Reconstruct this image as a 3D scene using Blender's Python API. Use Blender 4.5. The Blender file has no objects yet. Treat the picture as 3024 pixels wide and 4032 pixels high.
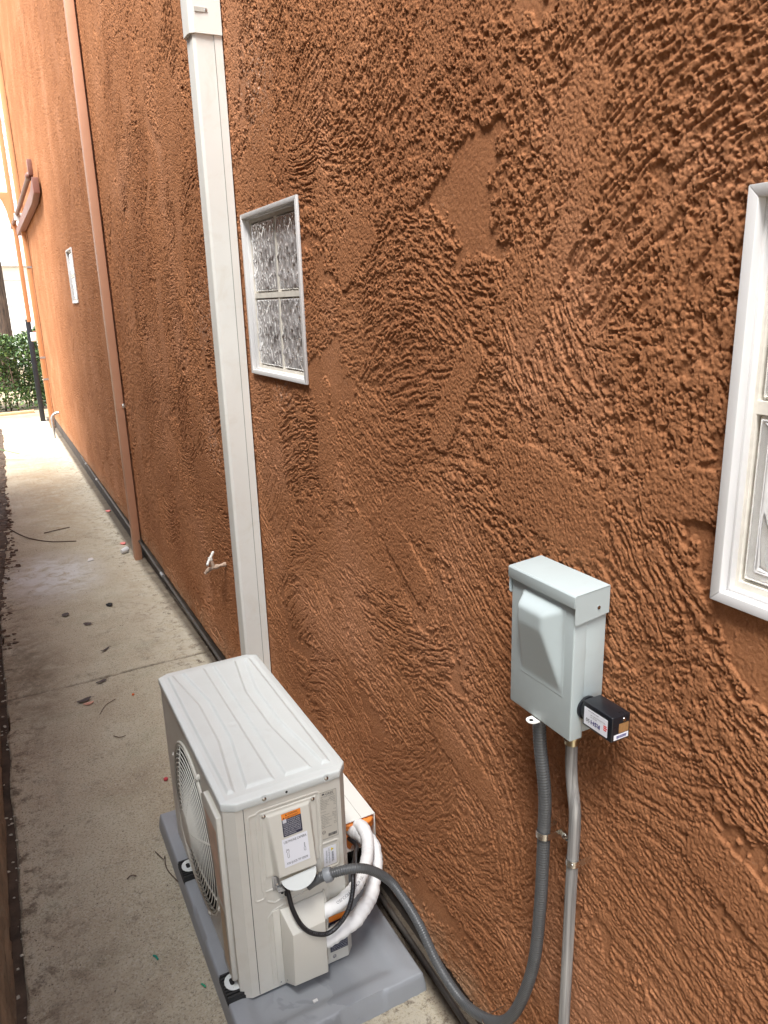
import bpy, bmesh, math, random
import numpy as np
from mathutils import Vector, Matrix
R_ = math.radians
random.seed(7)
sc = bpy.context.scene
COL = sc.collection

# ------------------------------------------------------------------ camera
cam_d = bpy.data.cameras.new('camera')
cam = bpy.data.objects.new('camera', cam_d); COL.objects.link(cam)
cam_d.sensor_fit = 'VERTICAL'; cam_d.sensor_height = 36.0; cam_d.lens = 26.36
cam_d.clip_start = 0.02; cam_d.clip_end = 500
rot = Matrix(((0.88590645, 0.15069172, -0.43870464),
              (-0.46295048, 0.22790594, -0.85658376),
              (-0.02909669, 0.9619516, 0.27166615)))
cam.matrix_world = Matrix.Translation((-0.85, 0.0, 1.80)) @ rot.to_4x4()
sc.camera = cam
# ------------------------------------------------------------------ world, sun, exposure
SUN_EL = R_(61); SUN_AZ = math.atan2(-0.80, -0.60)        # towards the sun, clockwise from +Y
w = bpy.data.worlds.new('World'); sc.world = w; w.use_nodes = True
nt = w.node_tree; bg = nt.nodes['Background']
sky = nt.nodes.new('ShaderNodeTexSky'); sky.sky_type = 'NISHITA'; sky.sun_disc = False
sky.sun_elevation = SUN_EL; sky.sun_rotation = SUN_AZ % (2*math.pi)
sky.air_density = 1.0; sky.dust_density = 1.0; sky.ozone_density = 1.0
hs = nt.nodes.new('ShaderNodeHueSaturation'); hs.inputs['Saturation'].default_value = 0.42
nt.links.new(sky.outputs[0], hs.inputs['Color']); nt.links.new(hs.outputs[0], bg.inputs['Color'])
bg.inputs['Strength'].default_value = 0.115
sd = bpy.data.lights.new('sun', 'SUN'); sd.energy = 3.4; sd.angle = R_(30); sd.color = (1, .98, .95)
sun = bpy.data.objects.new('sun', sd); COL.objects.link(sun)
sdir = Vector((math.sin(SUN_AZ)*math.cos(SUN_EL), math.cos(SUN_AZ)*math.cos(SUN_EL), math.sin(SUN_EL)))
sun.rotation_euler = sdir.to_track_quat('Z', 'Y').to_euler(); sun.location = (-3, -3, 12)
vs = sc.view_settings; vs.view_transform = 'Standard'; vs.look = 'None'; vs.gamma = 1; vs.use_curve_mapping = False
vs.exposure = 1.95
sc.cycles.max_bounces = 8; sc.cycles.diffuse_bounces = 5; sc.cycles.glossy_bounces = 4
sc.cycles.sample_clamp_indirect = 8

# ------------------------------------------------------------------ helpers
def link(o, parent=None):
    COL.objects.link(o)
    if parent is not None: o.parent = parent
    if parent is not None and parent.type == 'EMPTY': o.location = -parent.location
    return o
def tag(o, label=None, cat=None, group=None, kind=None):
    if label: o['label'] = label
    if cat: o['category'] = cat
    if group: o['group'] = group
    if kind: o['kind'] = kind
    return o
def empty(name, loc, label, cat, group=None):
    o = bpy.data.objects.new(name, None); o.location = loc; o.empty_display_size = .05
    COL.objects.link(o); return tag(o, label, cat, group)
def mk(name, v, f, mat, parent=None, smooth=False, angle=None):
    me = bpy.data.meshes.new(name); me.from_pydata([tuple(map(float, p)) for p in v], [], [tuple(map(int, q)) for q in f])
    me.update()
    if mat: me.materials.append(mat)
    bm = bmesh.new(); bm.from_mesh(me); bmesh.ops.recalc_face_normals(bm, faces=bm.faces); bm.to_mesh(me); bm.free()
    if smooth: me.shade_smooth()
    if angle: me.set_sharp_from_angle(angle=R_(angle))
    return link(bpy.data.objects.new(name, me), parent)
class MB:
    """collects shapes for ONE part"""
    def __init__(s): s.v = []; s.f = []
    def add(s, v, f):
        n = len(s.v); s.v += [tuple(p) for p in v]; s.f += [tuple(i+n for i in q) for q in f]; return s
    def box(s, lo, hi):
        x0, y0, z0 = lo; x1, y1, z1 = hi
        return s.add([(x0,y0,z0),(x1,y0,z0),(x1,y1,z0),(x0,y1,z0),(x0,y0,z1),(x1,y0,z1),(x1,y1,z1),(x0,y1,z1)],
                     [(0,3,2,1),(4,5,6,7),(0,1,5,4),(1,2,6,5),(2,3,7,6),(3,0,4,7)])
    def prism(s, pts, ax, lo, hi):
        """polygon pts (2D in the other two axes, cyclic order) extruded along ax"""
        def P(p, t):
            q = list(p); q.insert(ax, t); return tuple(q)
        n = len(pts); v = [P(p, lo) for p in pts] + [P(p, hi) for p in pts]
        f = [tuple(range(n)), tuple(range(2*n-1, n-1, -1))] + [(i, (i+1) % n, (i+1) % n+n, i+n) for i in range(n)]
        return s.add(v, f)
    def cyl(s, a, b, r, n=16, r2=None, cap=True):
        a = Vector(a); b = Vector(b); d = (b-a).normalized()
        u = d.orthogonal().normalized(); w_ = d.cross(u); r2 = r if r2 is None else r2
        v = []
        for c, rr in ((a, r), (b, r2)):
            for i in range(n):
                t = 2*math.pi*i/n; v.append(c + rr*(math.cos(t)*u + math.sin(t)*w_))
        f = [(i, (i+1) % n, (i+1) % n+n, i+n) for i in range(n)]
        if cap: f += [tuple(range(n-1, -1, -1)), tuple(range(n, 2*n))]
        return s.add(v, f)
    def lathe(s, a, d, prof, n=20):
        a = Vector(a); d = Vector(d).normalized(); u = d.orthogonal().normalized(); w_ = d.cross(u); v = []
        for h, r in prof:
            for i in range(n):
                t = 2*math.pi*i/n; v.append(a + d*h + max(r, 1e-5)*(math.cos(t)*u + math.sin(t)*w_))
        f = []
        for k in range(len(prof)-1):
            for i in range(n): f.append((k*n+i, k*n+(i+1) % n, (k+1)*n+(i+1) % n, (k+1)*n+i))
        f += [tuple(range(n-1, -1, -1)), tuple(range((len(prof)-1)*n, len(prof)*n))]
        return s.add(v, f)
    def tube(s, path, r, n=12, cap=True):
        """r a number or function of (arc length)"""
        fr = frames(path); v = []
        for (c, N, B, L) in fr:
            rr = r(L) if callable(r) else r
            for i in range(n):
                t = 2*math.pi*i/n; v.append(c + rr*(math.cos(t)*N + math.sin(t)*B))
        f = []
        for k in range(len(fr)-1):
            for i in range(n): f.append((k*n+i, k*n+(i+1) % n, (k+1)*n+(i+1) % n, (k+1)*n+i))
        if cap: f += [tuple(range(n-1, -1, -1)), tuple(range((len(fr)-1)*n, len(fr)*n))]
        return s.add(v, f)
    def build(s, name, mat, parent=None, smooth=False, bevel=0, seg=2, angle=None):
        o = mk(name, s.v, s.f, mat, parent)
        me = o.data
        if bevel:
            bm = bmesh.new(); bm.from_mesh(me)
            es = [e for e in bm.edges if len(e.link_faces) == 2 and e.calc_face_angle(0) > R_(28)]
            bmesh.ops.bevel(bm, geom=es, offset=bevel, segments=seg, profile=.5, affect='EDGES', clamp_overlap=True)
            bm.to_mesh(me); bm.free(); smooth = True; angle = angle or 42
        if smooth: me.shade_smooth()
        if angle: me.set_sharp_from_angle(angle=R_(angle))
        return o
def spline(pts, step=.004):
    """Catmull-Rom through pts, resampled evenly"""
    P = [Vector(p) for p in pts]; P = [P[0]*2-P[1]] + P + [P[-1]*2-P[-2]]; out = []
    for i in range(1, len(P)-2):
        a, b, c, d = P[i-1:i+3]; n = max(4, int((c-b).length/step*1.5))
        for k in range(n):
            t = k/n
            out.append(.5*((2*b) + (c-a)*t + (2*a-5*b+4*c-d)*t*t + (3*b-a-3*c+d)*t**3))
    out.append(P[-2]); L = [0]
    for i in range(1, len(out)): L.append(L[-1] + (out[i]-out[i-1]).length)
    m = max(3, int(L[-1]/step)); res = []; j = 0
    for k in range(m+1):
        t = L[-1]*k/m
        while j < len(L)-2 and L[j+1] < t: j += 1
        s_ = (t-L[j])/max(1e-9, L[j+1]-L[j]); res.append(out[j].lerp(out[j+1], min(1, s_)))
    return res
def frames(path):
    P = [Vector(p) for p in path]; out = []; N = None; L = 0
    for i, c in enumerate(P):
        T = (P[min(i+1, len(P)-1)] - P[max(i-1, 0)]).normalized()
        if N is None: N = T.orthogonal().normalized()
        N = (N - T*N.dot(T)).normalized(); B = T.cross(N)
        if i: L += (c-P[i-1]).length
        out.append((c, N, B, L))
    return out
# numpy noise
def _tab(seed): return np.random.RandomState(seed).rand(256, 256).astype(np.float32)
_T = {}
def vn(x, y, seed=0):
    if seed not in _T: _T[seed] = _tab(seed)
    T = _T[seed]; xi = np.floor(x).astype(np.int32); yi = np.floor(y).astype(np.int32)
    fx = (x-xi).astype(np.float32); fy = (y-yi).astype(np.float32)
    fx = fx*fx*fx*(fx*(fx*6-15)+10); fy = fy*fy*fy*(fy*(fy*6-15)+10)
    a = T[xi & 255, yi & 255]; b = T[(xi+1) & 255, yi & 255]; c = T[xi & 255, (yi+1) & 255]; d = T[(xi+1) & 255, (yi+1) & 255]
    return (a*(1-fx)+b*fx)*(1-fy) + (c*(1-fx)+d*fx)*fy
def fbm(x, y, o=4, seed=0, g=.5):
    s_ = 0; a = 1; t = 0
    for k in range(o):
        s_ = s_ + a*vn(x*2**k+17.3*k, y*2**k-9.1*k, seed+k); t += a; a *= g
    return s_/t
def sst(a, b, x):
    t = np.clip((x-a)/(b-a), 0, 1); return t*t*(3-2*t)
def gridmesh(name, V, mat, parent=None, smooth=True, mask=None, flip=False):
    """V: array (n,m,3); mask (n-1,m-1) True = keep the face"""
    n, m = V.shape[:2]; idx = np.arange(n*m, dtype=np.int32).reshape(n, m)
    F = np.stack([idx[:-1, :-1], idx[1:, :-1], idx[1:, 1:], idx[:-1, 1:]], -1)
    if flip: F = F[..., ::-1]
    F = F[mask] if mask is not None else F.reshape(-1, 4)
    used = np.zeros(n*m, bool); used[F.ravel()] = True; remap = np.cumsum(used)-1
    F = remap[F].astype(np.int32); VV = V.reshape(-1, 3)[used].astype(np.float32)
    me = bpy.data.meshes.new(name); me.vertices.add(len(VV)); me.vertices.foreach_set('co', VV.ravel())
    me.loops.add(F.size); me.loops.foreach_set('vertex_index', np.ascontiguousarray(F).ravel())
    me.polygons.add(len(F)); me.polygons.foreach_set('loop_start', np.arange(0, F.size, 4, dtype=np.int32))
    me.polygons.foreach_set('loop_total', np.full(len(F), 4, dtype=np.int32))
    me.update(calc_edges=True); me.validate()
    if mat: me.materials.append(mat)
    if smooth: me.shade_smooth()
    return link(bpy.data.objects.new(name, me), parent)
def text(name, s, size, org, right, up, mat, parent, lift=.0004, align='LEFT', bold=0.0, fit=None, wrap=None):
    """flat lettering lying on a surface; org = baseline start; fit = total width"""
    c = bpy.data.curves.new('t', 'FONT'); c.body = s; c.size = size; c.align_x = align; c.offset = bold
    c.resolution_u = 2; c.space_line = .95
    o = bpy.data.objects.new('t', c); COL.objects.link(o); dg = bpy.context.evaluated_depsgraph_get()
    me = bpy.data.meshes.new_from_object(o.evaluated_get(dg)); bpy.data.objects.remove(o); bpy.data.curves.remove(c)
    r = Vector(right).normalized(); u = Vector(up).normalized(); nn = r.cross(u); g = Vector(org); k = 1
    if fit and len(me.vertices):
        xs = [v.co.x for v in me.vertices]; k = fit/max(1e-6, max(xs)-min(xs))
    for v in me.vertices:
        x, y = v.co.x*k, v.co.y
        v.co = wrap(x, y) if wrap else g + r*x + u*y + nn*lift
    me.name = name; me.materials.clear(); me.materials.append(mat)
    return link(bpy.data.objects.new(name, me), parent)
def plate(mb, org, right, up, w_, h_, t=.0003, rad=0):
    """thin sheet w x h centred... org = lower-left corner"""
    r = Vector(right).normalized(); u = Vector(up).normalized(); n = r.cross(u); g = Vector(org)
    if rad:
        pts = []
        for cx, cy, a0 in ((w_-rad, h_-rad, 0), (rad, h_-rad, 90), (rad, rad, 180), (w_-rad, rad, 270)):
            for k in range(5):
                a = R_(a0+k*22.5); pts.append((cx+rad*math.cos(a), cy+rad*math.sin(a)))
    else: pts = [(w_, h_), (0, h_), (0, 0), (w_, 0)]
    v = [g + r*x + u*y + n*t for x, y in pts] + [g + r*x + u*y for x, y in pts]; m = len(pts)
    return mb.add(v, [tuple(range(m)), tuple(range(2*m-1, m-1, -1))] + [(i, i+m, (i+1) % m+m, (i+1) % m) for i in range(m)])

# ------------------------------------------------------------------ materials
def mat(name, col, rough=.5, metal=0, spec=.5, coat=0):
    m = bpy.data.materials.new(name); m.use_nodes = True; b = m.node_tree.nodes['Principled BSDF']
    b.inputs['Base Color'].default_value = (*col, 1); b.inputs['Roughness'].default_value = rough
    b.inputs['Metallic'].default_value = metal; b.inputs['Specular IOR Level'].default_value = spec
    b.inputs['Coat Weight'].default_value = coat
    return m
def N(m, t, **kw):
    n = m.node_tree.nodes.new(t)
    for k, v in kw.items():
        if k in n.inputs: n.inputs[k].default_value = v
        else: setattr(n, k, v)
    return n
def Lk(m, a, b): m.node_tree.links.new(a, b)
def coords(m, scale=(1, 1, 1)):
    g = N(m, 'ShaderNodeNewGeometry'); mp = N(m, 'ShaderNodeMapping'); mp.inputs['Scale'].default_value = scale
    Lk(m, g.outputs['Position'], mp.inputs['Vector']); return mp.outputs[0]
def noise(m, vec, scale, detail=4, rough=.55, dist=0):
    n = N(m, 'ShaderNodeTexNoise', Scale=scale, Detail=detail, Roughness=rough, Distortion=dist); Lk(m, vec, n.inputs['Vector']); return n.outputs['Fac']
def ramp(m, fac, stops):
    r = N(m, 'ShaderNodeValToRGB'); e = r.color_ramp.elements
    while len(e) < len(stops): e.new(.5)
    for q, (p, c) in zip(e, stops): q.position = p; q.color = (*c, 1) if len(c) == 3 else c
    Lk(m, fac, r.inputs['Fac']); return r.outputs['Color']
def mix(m, fac, a, b, mode='MIX'):
    x = N(m, 'ShaderNodeMix', data_type='RGBA', blend_type=mode)
    for s_, v in ((x.inputs[0], fac), (x.inputs[6], a), (x.inputs[7], b)):
        if hasattr(v, 'links') or hasattr(v, 'is_output') and v.is_output: Lk(m, v, s_)
        else: s_.default_value = v if isinstance(v, (int, float)) else (*v, 1)
    return x.outputs[2]
def bump(m, h, strength=.3, dist=.001, prev=None):
    b = N(m, 'ShaderNodeBump', Strength=strength, Distance=dist); Lk(m, h, b.inputs['Height'])
    if prev is not None: Lk(m, prev, b.inputs['Normal'])
    return b.outputs[0]
def pb(m): return m.node_tree.nodes['Principled BSDF']
def worn(name, col, rough=.45, var=.12, scale=9, bstr=.05, bscale=400, dirt=None, dirt_amt=.35, **kw):
    m = mat(name, col, rough, **kw); c = coords(m)
    n1 = noise(m, c, scale, 5, .6); d = tuple(x*(1-var) for x in col); l = tuple(min(1, x*(1+var)) for x in col)
    colr = ramp(m, n1, [(.3, d), (.7, l)])
    if dirt:
        n2 = noise(m, c, scale*2.7, 8, .7, .6); k = ramp(m, n2, [(.52, (0, 0, 0)), (.72, (dirt_amt,)*3)])
        colr = mix(m, k, colr, dirt)
    Lk(m, colr, pb(m).inputs['Base Color'])
    n3 = noise(m, c, bscale, 3); Lk(m, bump(m, n3, bstr, .001), pb(m).inputs['Normal'])
    r = N(m, 'ShaderNodeMapRange'); r.inputs['To Min'].default_value = max(.05, rough-.08); r.inputs['To Max'].default_value = min(1, rough+.12)
    Lk(m, n1, r.inputs['Value']); Lk(m, r.outputs[0], pb(m).inputs['Roughness'])
    return m
# stucco
M_STUCCO = mat('orange_brown_stucco', (.36, .14, .06), .95, spec=.12)
c = coords(M_STUCCO)
a = ramp(M_STUCCO, noise(M_STUCCO, c, 1.7, 6, .6), [(.30, (.305, .126, .056)), (.52, (.375, .163, .074)), (.72, (.46, .215, .112))])
g1 = ramp(M_STUCCO, noise(M_STUCCO, c, 320, 4, .7), [(.3, (.80, .78, .76)), (.7, (1.16, 1.18, 1.2))])
a = mix(M_STUCCO, 1.0, a, g1, 'MULTIPLY')
zz_ = N(M_STUCCO, 'ShaderNodeSeparateXYZ'); Lk(M_STUCCO, c, zz_.inputs[0])
mr = N(M_STUCCO, 'ShaderNodeMapRange'); mr.inputs['From Min'].default_value = .22; mr.inputs['From Max'].default_value = .03; Lk(M_STUCCO, zz_.outputs[2], mr.inputs['Value'])
k_ = N(M_STUCCO, 'ShaderNodeMath', operation='MULTIPLY'); Lk(M_STUCCO, mr.outputs[0], k_.inputs[0])
Lk(M_STUCCO, ramp(M_STUCCO, noise(M_STUCCO, c, 9, 7, .7), [(.38, (0, 0, 0)), (.6, (.75, .75, .75))]), k_.inputs[1])
a = mix(M_STUCCO, k_.outputs[0], a, (.40, .27, .17))                # dried splash dirt at the foot
sp = ramp(M_STUCCO, noise(M_STUCCO, c, 90, 5, .75), [(.62, (0, 0, 0)), (.74, (.45, .45, .45))])
a = mix(M_STUCCO, sp, a, (.56, .36, .24))                       # pale scuffed grit
# whitish rubbed plaster near the duct and the small window
geo = N(M_STUCCO, 'ShaderNodeNewGeometry'); dd = None
for px, pz, rad in ((2.45, 2.45, .22), (3.3, 1.75, .24), (3.35, 1.2, .2), (2.38, 1.53, .12), (2.85, 1.45, .1), (3.0, 2.2, .16)):
    vd = N(M_STUCCO, 'ShaderNodeVectorMath', operation='DISTANCE'); vd.inputs[1].default_value = (0, px, pz); Lk(M_STUCCO, geo.outputs['Position'], vd.inputs[0])
    mr = N(M_STUCCO, 'ShaderNodeMapRange'); mr.inputs['From Min'].default_value = rad; mr.inputs['From Max'].default_value = rad*.3
    Lk(M_STUCCO, vd.outputs['Value'], mr.inputs['Value'])
    if dd is None: dd = mr.outputs[0]
    else:
        mx = N(M_STUCCO, 'ShaderNodeMath', operation='MAXIMUM'); Lk(M_STUCCO, dd, mx.inputs[0]); Lk(M_STUCCO, mr.outputs[0], mx.inputs[1]); dd = mx.outputs[0]
sp2 = ramp(M_STUCCO, noise(M_STUCCO, c, 70, 6, .8), [(.54, (0, 0, 0)), (.64, (.6, .6, .6))])
mm = N(M_STUCCO, 'ShaderNodeMath', operation='MULTIPLY'); Lk(M_STUCCO, dd, mm.inputs[0]); Lk(M_STUCCO, sp2, mm.inputs[1])
a = mix(M_STUCCO, mm.outputs[0], a, (.60, .50, .42))
Lk(M_STUCCO, a, pb(M_STUCCO).inputs['Base Color'])
b1 = bump(M_STUCCO, noise(M_STUCCO, c, 380, 5, .8), .9, .0018)
Lk(M_STUCCO, bump(M_STUCCO, noise(M_STUCCO, c, 130, 5, .75), .7, .004, b1), pb(M_STUCCO).inputs['Normal'])
# concrete
M_CONC = mat('dirty_concrete', (.3, .27, .21), .9, spec=.2)
c = coords(M_CONC)
a = ramp(M_CONC, noise(M_CONC, c, 2.6, 10, .70, .1), [(.30, (.37, .305, .22)), (.44, (.48, .41, .30)), (.56, (.53, .47, .35)), (.70, (.60, .55, .43))])
a = mix(M_CONC, ramp(M_CONC, noise(M_CONC, c, 7.5, 10, .78, .15), [(.57, (0, 0, 0)), (.66, (.55, .55, .55))]), a, (.15, .115, .085))
a = mix(M_CONC, ramp(M_CONC, noise(M_CONC, c, 3.3, 5, .6), [(.56, (0, 0, 0)), (.72, (.3, .3, .3))]), a, (.20, .21, .13))
a = mix(M_CONC, ramp(M_CONC, noise(M_CONC, c, 120, 4, .8), [(.50, (0, 0, 0)), (.62, (.65, .65, .65))]), a, (.60, .55, .45))
a = mix(M_CONC, ramp(M_CONC, noise(M_CONC, c, 150, 4, .8, .2), [(.53, (0, 0, 0)), (.63, (.75, .75, .75))]), a, (.13, .10, .075))
geo = N(M_CONC, 'ShaderNodeNewGeometry'); sx_ = N(M_CONC, 'ShaderNodeSeparateXYZ'); Lk(M_CONC, geo.outputs['Position'], sx_.inputs[0])
def edge_mask(lo, hi, nz, thr, amount):
    mr = N(M_CONC, 'ShaderNodeMapRange'); mr.inputs['From Min'].default_value = lo; mr.inputs['From Max'].default_value = hi; Lk(M_CONC, sx_.outputs[0], mr.inputs['Value'])
    k = N(M_CONC, 'ShaderNodeMath', operation='MULTIPLY', use_clamp=True); Lk(M_CONC, mr.outputs[0], k.inputs[0])
    Lk(M_CONC, ramp(M_CONC, nz, [(thr, (0, 0, 0)), (thr+.09, (amount,)*3)]), k.inputs[1]); return k.outputs[0]
a = mix(M_CONC, edge_mask(-.42, -.12, noise(M_CONC, c, 13, 8, .75, .3), .44, .85), a, (.54, .49, .39))
a = mix(M_CONC, edge_mask(-.40, -.10, noise(M_CONC, c, 19, 9, .78, .3), .53, .95), a, (.13, .095, .07))
a = mix(M_CONC, edge_mask(-.07, -.035, noise(M_CONC, c, 30, 4, .7), .25, .9), a, (.075, .055, .04))
a = mix(M_CONC, edge_mask(-.80, -1.0, noise(M_CONC, c, 15, 9, .78, .3), .50, .8), a, (.12, .09, .065))
for (px, py, rx, ry, colr, am) in ((-.66, 5.75, .42, .75, (.68, .67, .64), .95), (-.45, 8.8, .5, 3.2, (.40, .31, .20), .6), (-.15, 5.2, .25, 1.6, (.45, .37, .27), .45), (-.85, 1.6, .3, .5, (.26, .20, .14), .3), (-.9, 4.0, .22, .9, (.24, .20, .14), .6)):
    vs_ = N(M_CONC, 'ShaderNodeVectorMath', operation='SUBTRACT'); vs_.inputs[1].default_value = (px, py, 0); Lk(M_CONC, geo.outputs['Position'], vs_.inputs[0])
    vm = N(M_CONC, 'ShaderNodeVectorMath', operation='MULTIPLY'); vm.inputs[1].default_value = (1/rx, 1/ry, 0); Lk(M_CONC, vs_.outputs[0], vm.inputs[0])
    vl = N(M_CONC, 'ShaderNodeVectorMath', operation='LENGTH'); Lk(M_CONC, vm.outputs[0], vl.inputs[0])
    mr = N(M_CONC, 'ShaderNodeMapRange'); mr.inputs['From Min'].default_value = 1.0; mr.inputs['From Max'].default_value = .2; mr.inputs['To Max'].default_value = am*1.8
    Lk(M_CONC, vl.outputs['Value'], mr.inputs['Value'])
    k = N(M_CONC, 'ShaderNodeMath', operation='MULTIPLY', use_clamp=True); Lk(M_CONC, mr.outputs[0], k.inputs[0])
    Lk(M_CONC, ramp(M_CONC, noise(M_CONC, c, 9, 8, .75, .8), [(.36, (0, 0, 0)), (.62, (1, 1, 1))]), k.inputs[1])
    a = mix(M_CONC, k.outputs[0], a, colr)
# dirt packed in the tooled joint
jx = N(M_CONC, 'ShaderNodeMath', operation='MULTIPLY_ADD'); jx.inputs[1].default_value = -.02; jx.inputs[2].default_value = -3.757; Lk(M_CONC, sx_.outputs[0], jx.inputs[0])
jn = N(M_CONC, 'ShaderNodeMath', operation='MULTIPLY_ADD'); jn.inputs[1].default_value = .03; jn.inputs[2].default_value = -.015; Lk(M_CONC, noise(M_CONC, c, 7, 4, .6), jn.inputs[0])
jy_ = N(M_CONC, 'ShaderNodeMath', operation='ADD'); Lk(M_CONC, sx_.outputs[1], jy_.inputs[0]); Lk(M_CONC, jx.outputs[0], jy_.inputs[1])
ja = N(M_CONC, 'ShaderNodeMath', operation='ABSOLUTE'); Lk(M_CONC, jy_.outputs[0], ja.inputs[0])
jm = N(M_CONC, 'ShaderNodeMapRange'); jm.inputs['From Min'].default_value = .016; jm.inputs['From Max'].default_value = .004; jm.inputs['To Max'].default_value = .75; Lk(M_CONC, ja.outputs[0], jm.inputs['Value'])
jk = N(M_CONC, 'ShaderNodeMath', operation='MULTIPLY'); Lk(M_CONC, jm.outputs[0], jk.inputs[0]); Lk(M_CONC, ramp(M_CONC, noise(M_CONC, c, 14, 5, .7), [(.30, (.15, .15, .15)), (.55, (1, 1, 1))]), jk.inputs[1])
a = mix(M_CONC, jk.outputs[0], a, (.11, .085, .06))
Lk(M_CONC, a, pb(M_CONC).inputs['Base Color'])
b1 = bump(M_CONC, noise(M_CONC, c, 260, 5, .8), .9, .003)
Lk(M_CONC, bump(M_CONC, noise(M_CONC, c, 45, 6, .75), .6, .010, b1), pb(M_CONC).inputs['Normal'])
M_SOIL = worn('dark_soil', (.085, .060, .042), .95, .5, 14, .8, 90)
M_DIRT = worn('pale_dirt', (.36, .28, .18), .95, .25, 4, .6, 60, dirt=(.16, .12, .07), dirt_amt=.7)
M_CABINET = worn('warm_white_painted_steel', (.64, .62, .555), .38, .04, 5, .02, 500, dirt=(.50, .45, .36), dirt_amt=.25)
M_LID = worn('white_painted_lid', (.64, .67, .65), .30, .03, 4, .015, 500, dirt=(.56, .57, .54), dirt_amt=.35)
M_PLASTIC = worn('warm_white_plastic', (.66, .64, .57), .42, .03, 6, .03, 900)
M_DUCT = worn('white_vinyl', (.74, .73, .68), .38, .04, 3, .03, 60, dirt=(.62, .56, .46), dirt_amt=.4)
M_FRAME = worn('white_window_vinyl', (.64, .63, .62), .35, .03, 7, .02, 300, dirt=(.62, .56, .50), dirt_amt=.3)
M_GREYBOX = worn('grey_enamel', (.44, .50, .50), .38, .03, 7, .03, 700, dirt=(.40, .43, .42), dirt_amt=.35)
M_BLACKBOX = worn('black_plastic', (.012, .013, .017), .28, .2, 8, .03, 600, dirt=(.05, .05, .05), dirt_amt=.4)
M_RUBBER = worn('black_rubber', (.02, .02, .02), .7, .3, 30, .1, 500)
M_CABLE = worn('black_cable_jacket', (.012, .012, .014), .33, .2, 30, .05, 500)
M_CONDUIT = worn('grey_conduit_plastic', (.085, .088, .090), .34, .12, 20, .04, 500)
M_STEEL = mat('galvanised_steel', (.62, .60, .56), .6, .35)
c = coords(M_STEEL, (1, 1, .02)); Lk(M_STEEL, ramp(M_STEEL, noise(M_STEEL, c, 150, 3, .6), [(.35, (.20, .195, .19)), (.65, (.46, .45, .43))]), pb(M_STEEL).inputs['Base Color'])
M_SHINY = worn('zinc_plated_steel', (.75, .74, .70), .25, .1, 40, .02, 300, metal=1.0)
M_BRASS = worn('yellow_zinc_fitting', (.58, .54, .38), .3, .1, 40, .02, 300, metal=1.0)
M_SCREW = mat('steel_screw', (.55, .55, .55), .25, 1.0)
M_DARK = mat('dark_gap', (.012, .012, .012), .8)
M_INSUL = worn('white_foam_insulation', (.86, .86, .85), .8, .03, 20, .6, 45)
M_FOAM = worn('orange_expanding_foam', (.85, .27, .05), .55, .12, 60, .5, 70)
M_PAD = worn('grey_plastic_pad', (.29, .305, .325), .50, .07, 5, .25, 700, dirt=(.30, .32, .35), dirt_amt=.5)
# dried water marks on the pad
c = coords(M_PAD); old = pb(M_PAD).inputs['Base Color'].links[0].from_socket
wn = ramp(M_PAD, noise(M_PAD, c, 10, 3, .5, 1.0), [(.50, (0, 0, 0)), (.54, (.30, .30, .30))])
geo = N(M_PAD, 'ShaderNodeNewGeometry'); vd = N(M_PAD, 'ShaderNodeVectorMath', operation='DISTANCE'); vd.inputs[1].default_value = (-.34, 1.47, .04)
Lk(M_PAD, geo.outputs['Position'], vd.inputs[0]); mr = N(M_PAD, 'ShaderNodeMapRange'); mr.inputs['From Min'].default_value = .14; mr.inputs['From Max'].default_value = .10
Lk(M_PAD, vd.outputs['Value'], mr.inputs['Value']); mu = N(M_PAD, 'ShaderNodeMath', operation='MULTIPLY'); Lk(M_PAD, wn, mu.inputs[0]); Lk(M_PAD, mr.outputs[0], mu.inputs[1])
Lk(M_PAD, mix(M_PAD, mu.outputs[0], old, (.12, .13, .145)), pb(M_PAD).inputs['Base Color'])
M_BROWNPAINT = worn('tan_brown_painted_metal', (.52, .27, .165), .5, .05, 5, .03, 200, dirt=(.44, .22, .135), dirt_amt=.3)
M_DARKBROWN = worn('red_brown_painted_pipe', (.20, .085, .06), .5, .15, 9, .1, 120)
M_ORANGE = worn('orange_painted_trim', (.50, .23, .10), .6, .08, 5, .1, 120)
M_POST = worn('black_painted_steel', (.012, .015, .02), .4, .2, 12, .05, 300)
M_GLASS = mat('wavy_block_glass', (.75, .73, .70), .04, spec=.9, coat=.6); pb(M_GLASS).inputs['Roughness'].default_value = .04; pb(M_GLASS).inputs['Transmission Weight'].default_value = .72; pb(M_GLASS).inputs['IOR'].default_value = 1.5
c = coords(M_GLASS); Lk(M_GLASS, ramp(M_GLASS, noise(M_GLASS, c, 14, 5, .6), [(.35, (.80, .79, .78)), (.65, (.93, .925, .92))]), pb(M_GLASS).inputs['Base Color'])
M_MORTAR = worn('cream_caulk', (.70, .66, .58), .7, .12, 30, .3, 200)
M_PAPER = mat('white_sticker', (.80, .81, .86), .45)
M_PLATE = mat('beige_nameplate', (.56, .53, .46), .35)
M_INK = mat('dark_ink', (.02, .02, .03), .5)
M_GREYINK = mat('grey_ink', (.10, .10, .10), .5)
M_NAVY = mat('navy_print', (.02, .022, .05), .4)
M_PORANGE = mat('orange_print', (.85, .26, .03), .4)
M_WINK = mat('white_ink', (.62, .62, .66), .5)
M_YELLOW = mat('yellow_print', (.75, .62, .05), .5)
M_BLUEINK = mat('violet_blue_ink', (.03, .02, .18), .5)
M_RED = mat('red_ink', (.75, .03, .02), .5)
M_PEACH = worn('faded_peach_print', (.60, .38, .27), .3, .25, 25, .0, 100)
M_GOLD = worn('gold_foil_label', (.32, .17, .07), .35, .3, 90, .0, 100)
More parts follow.
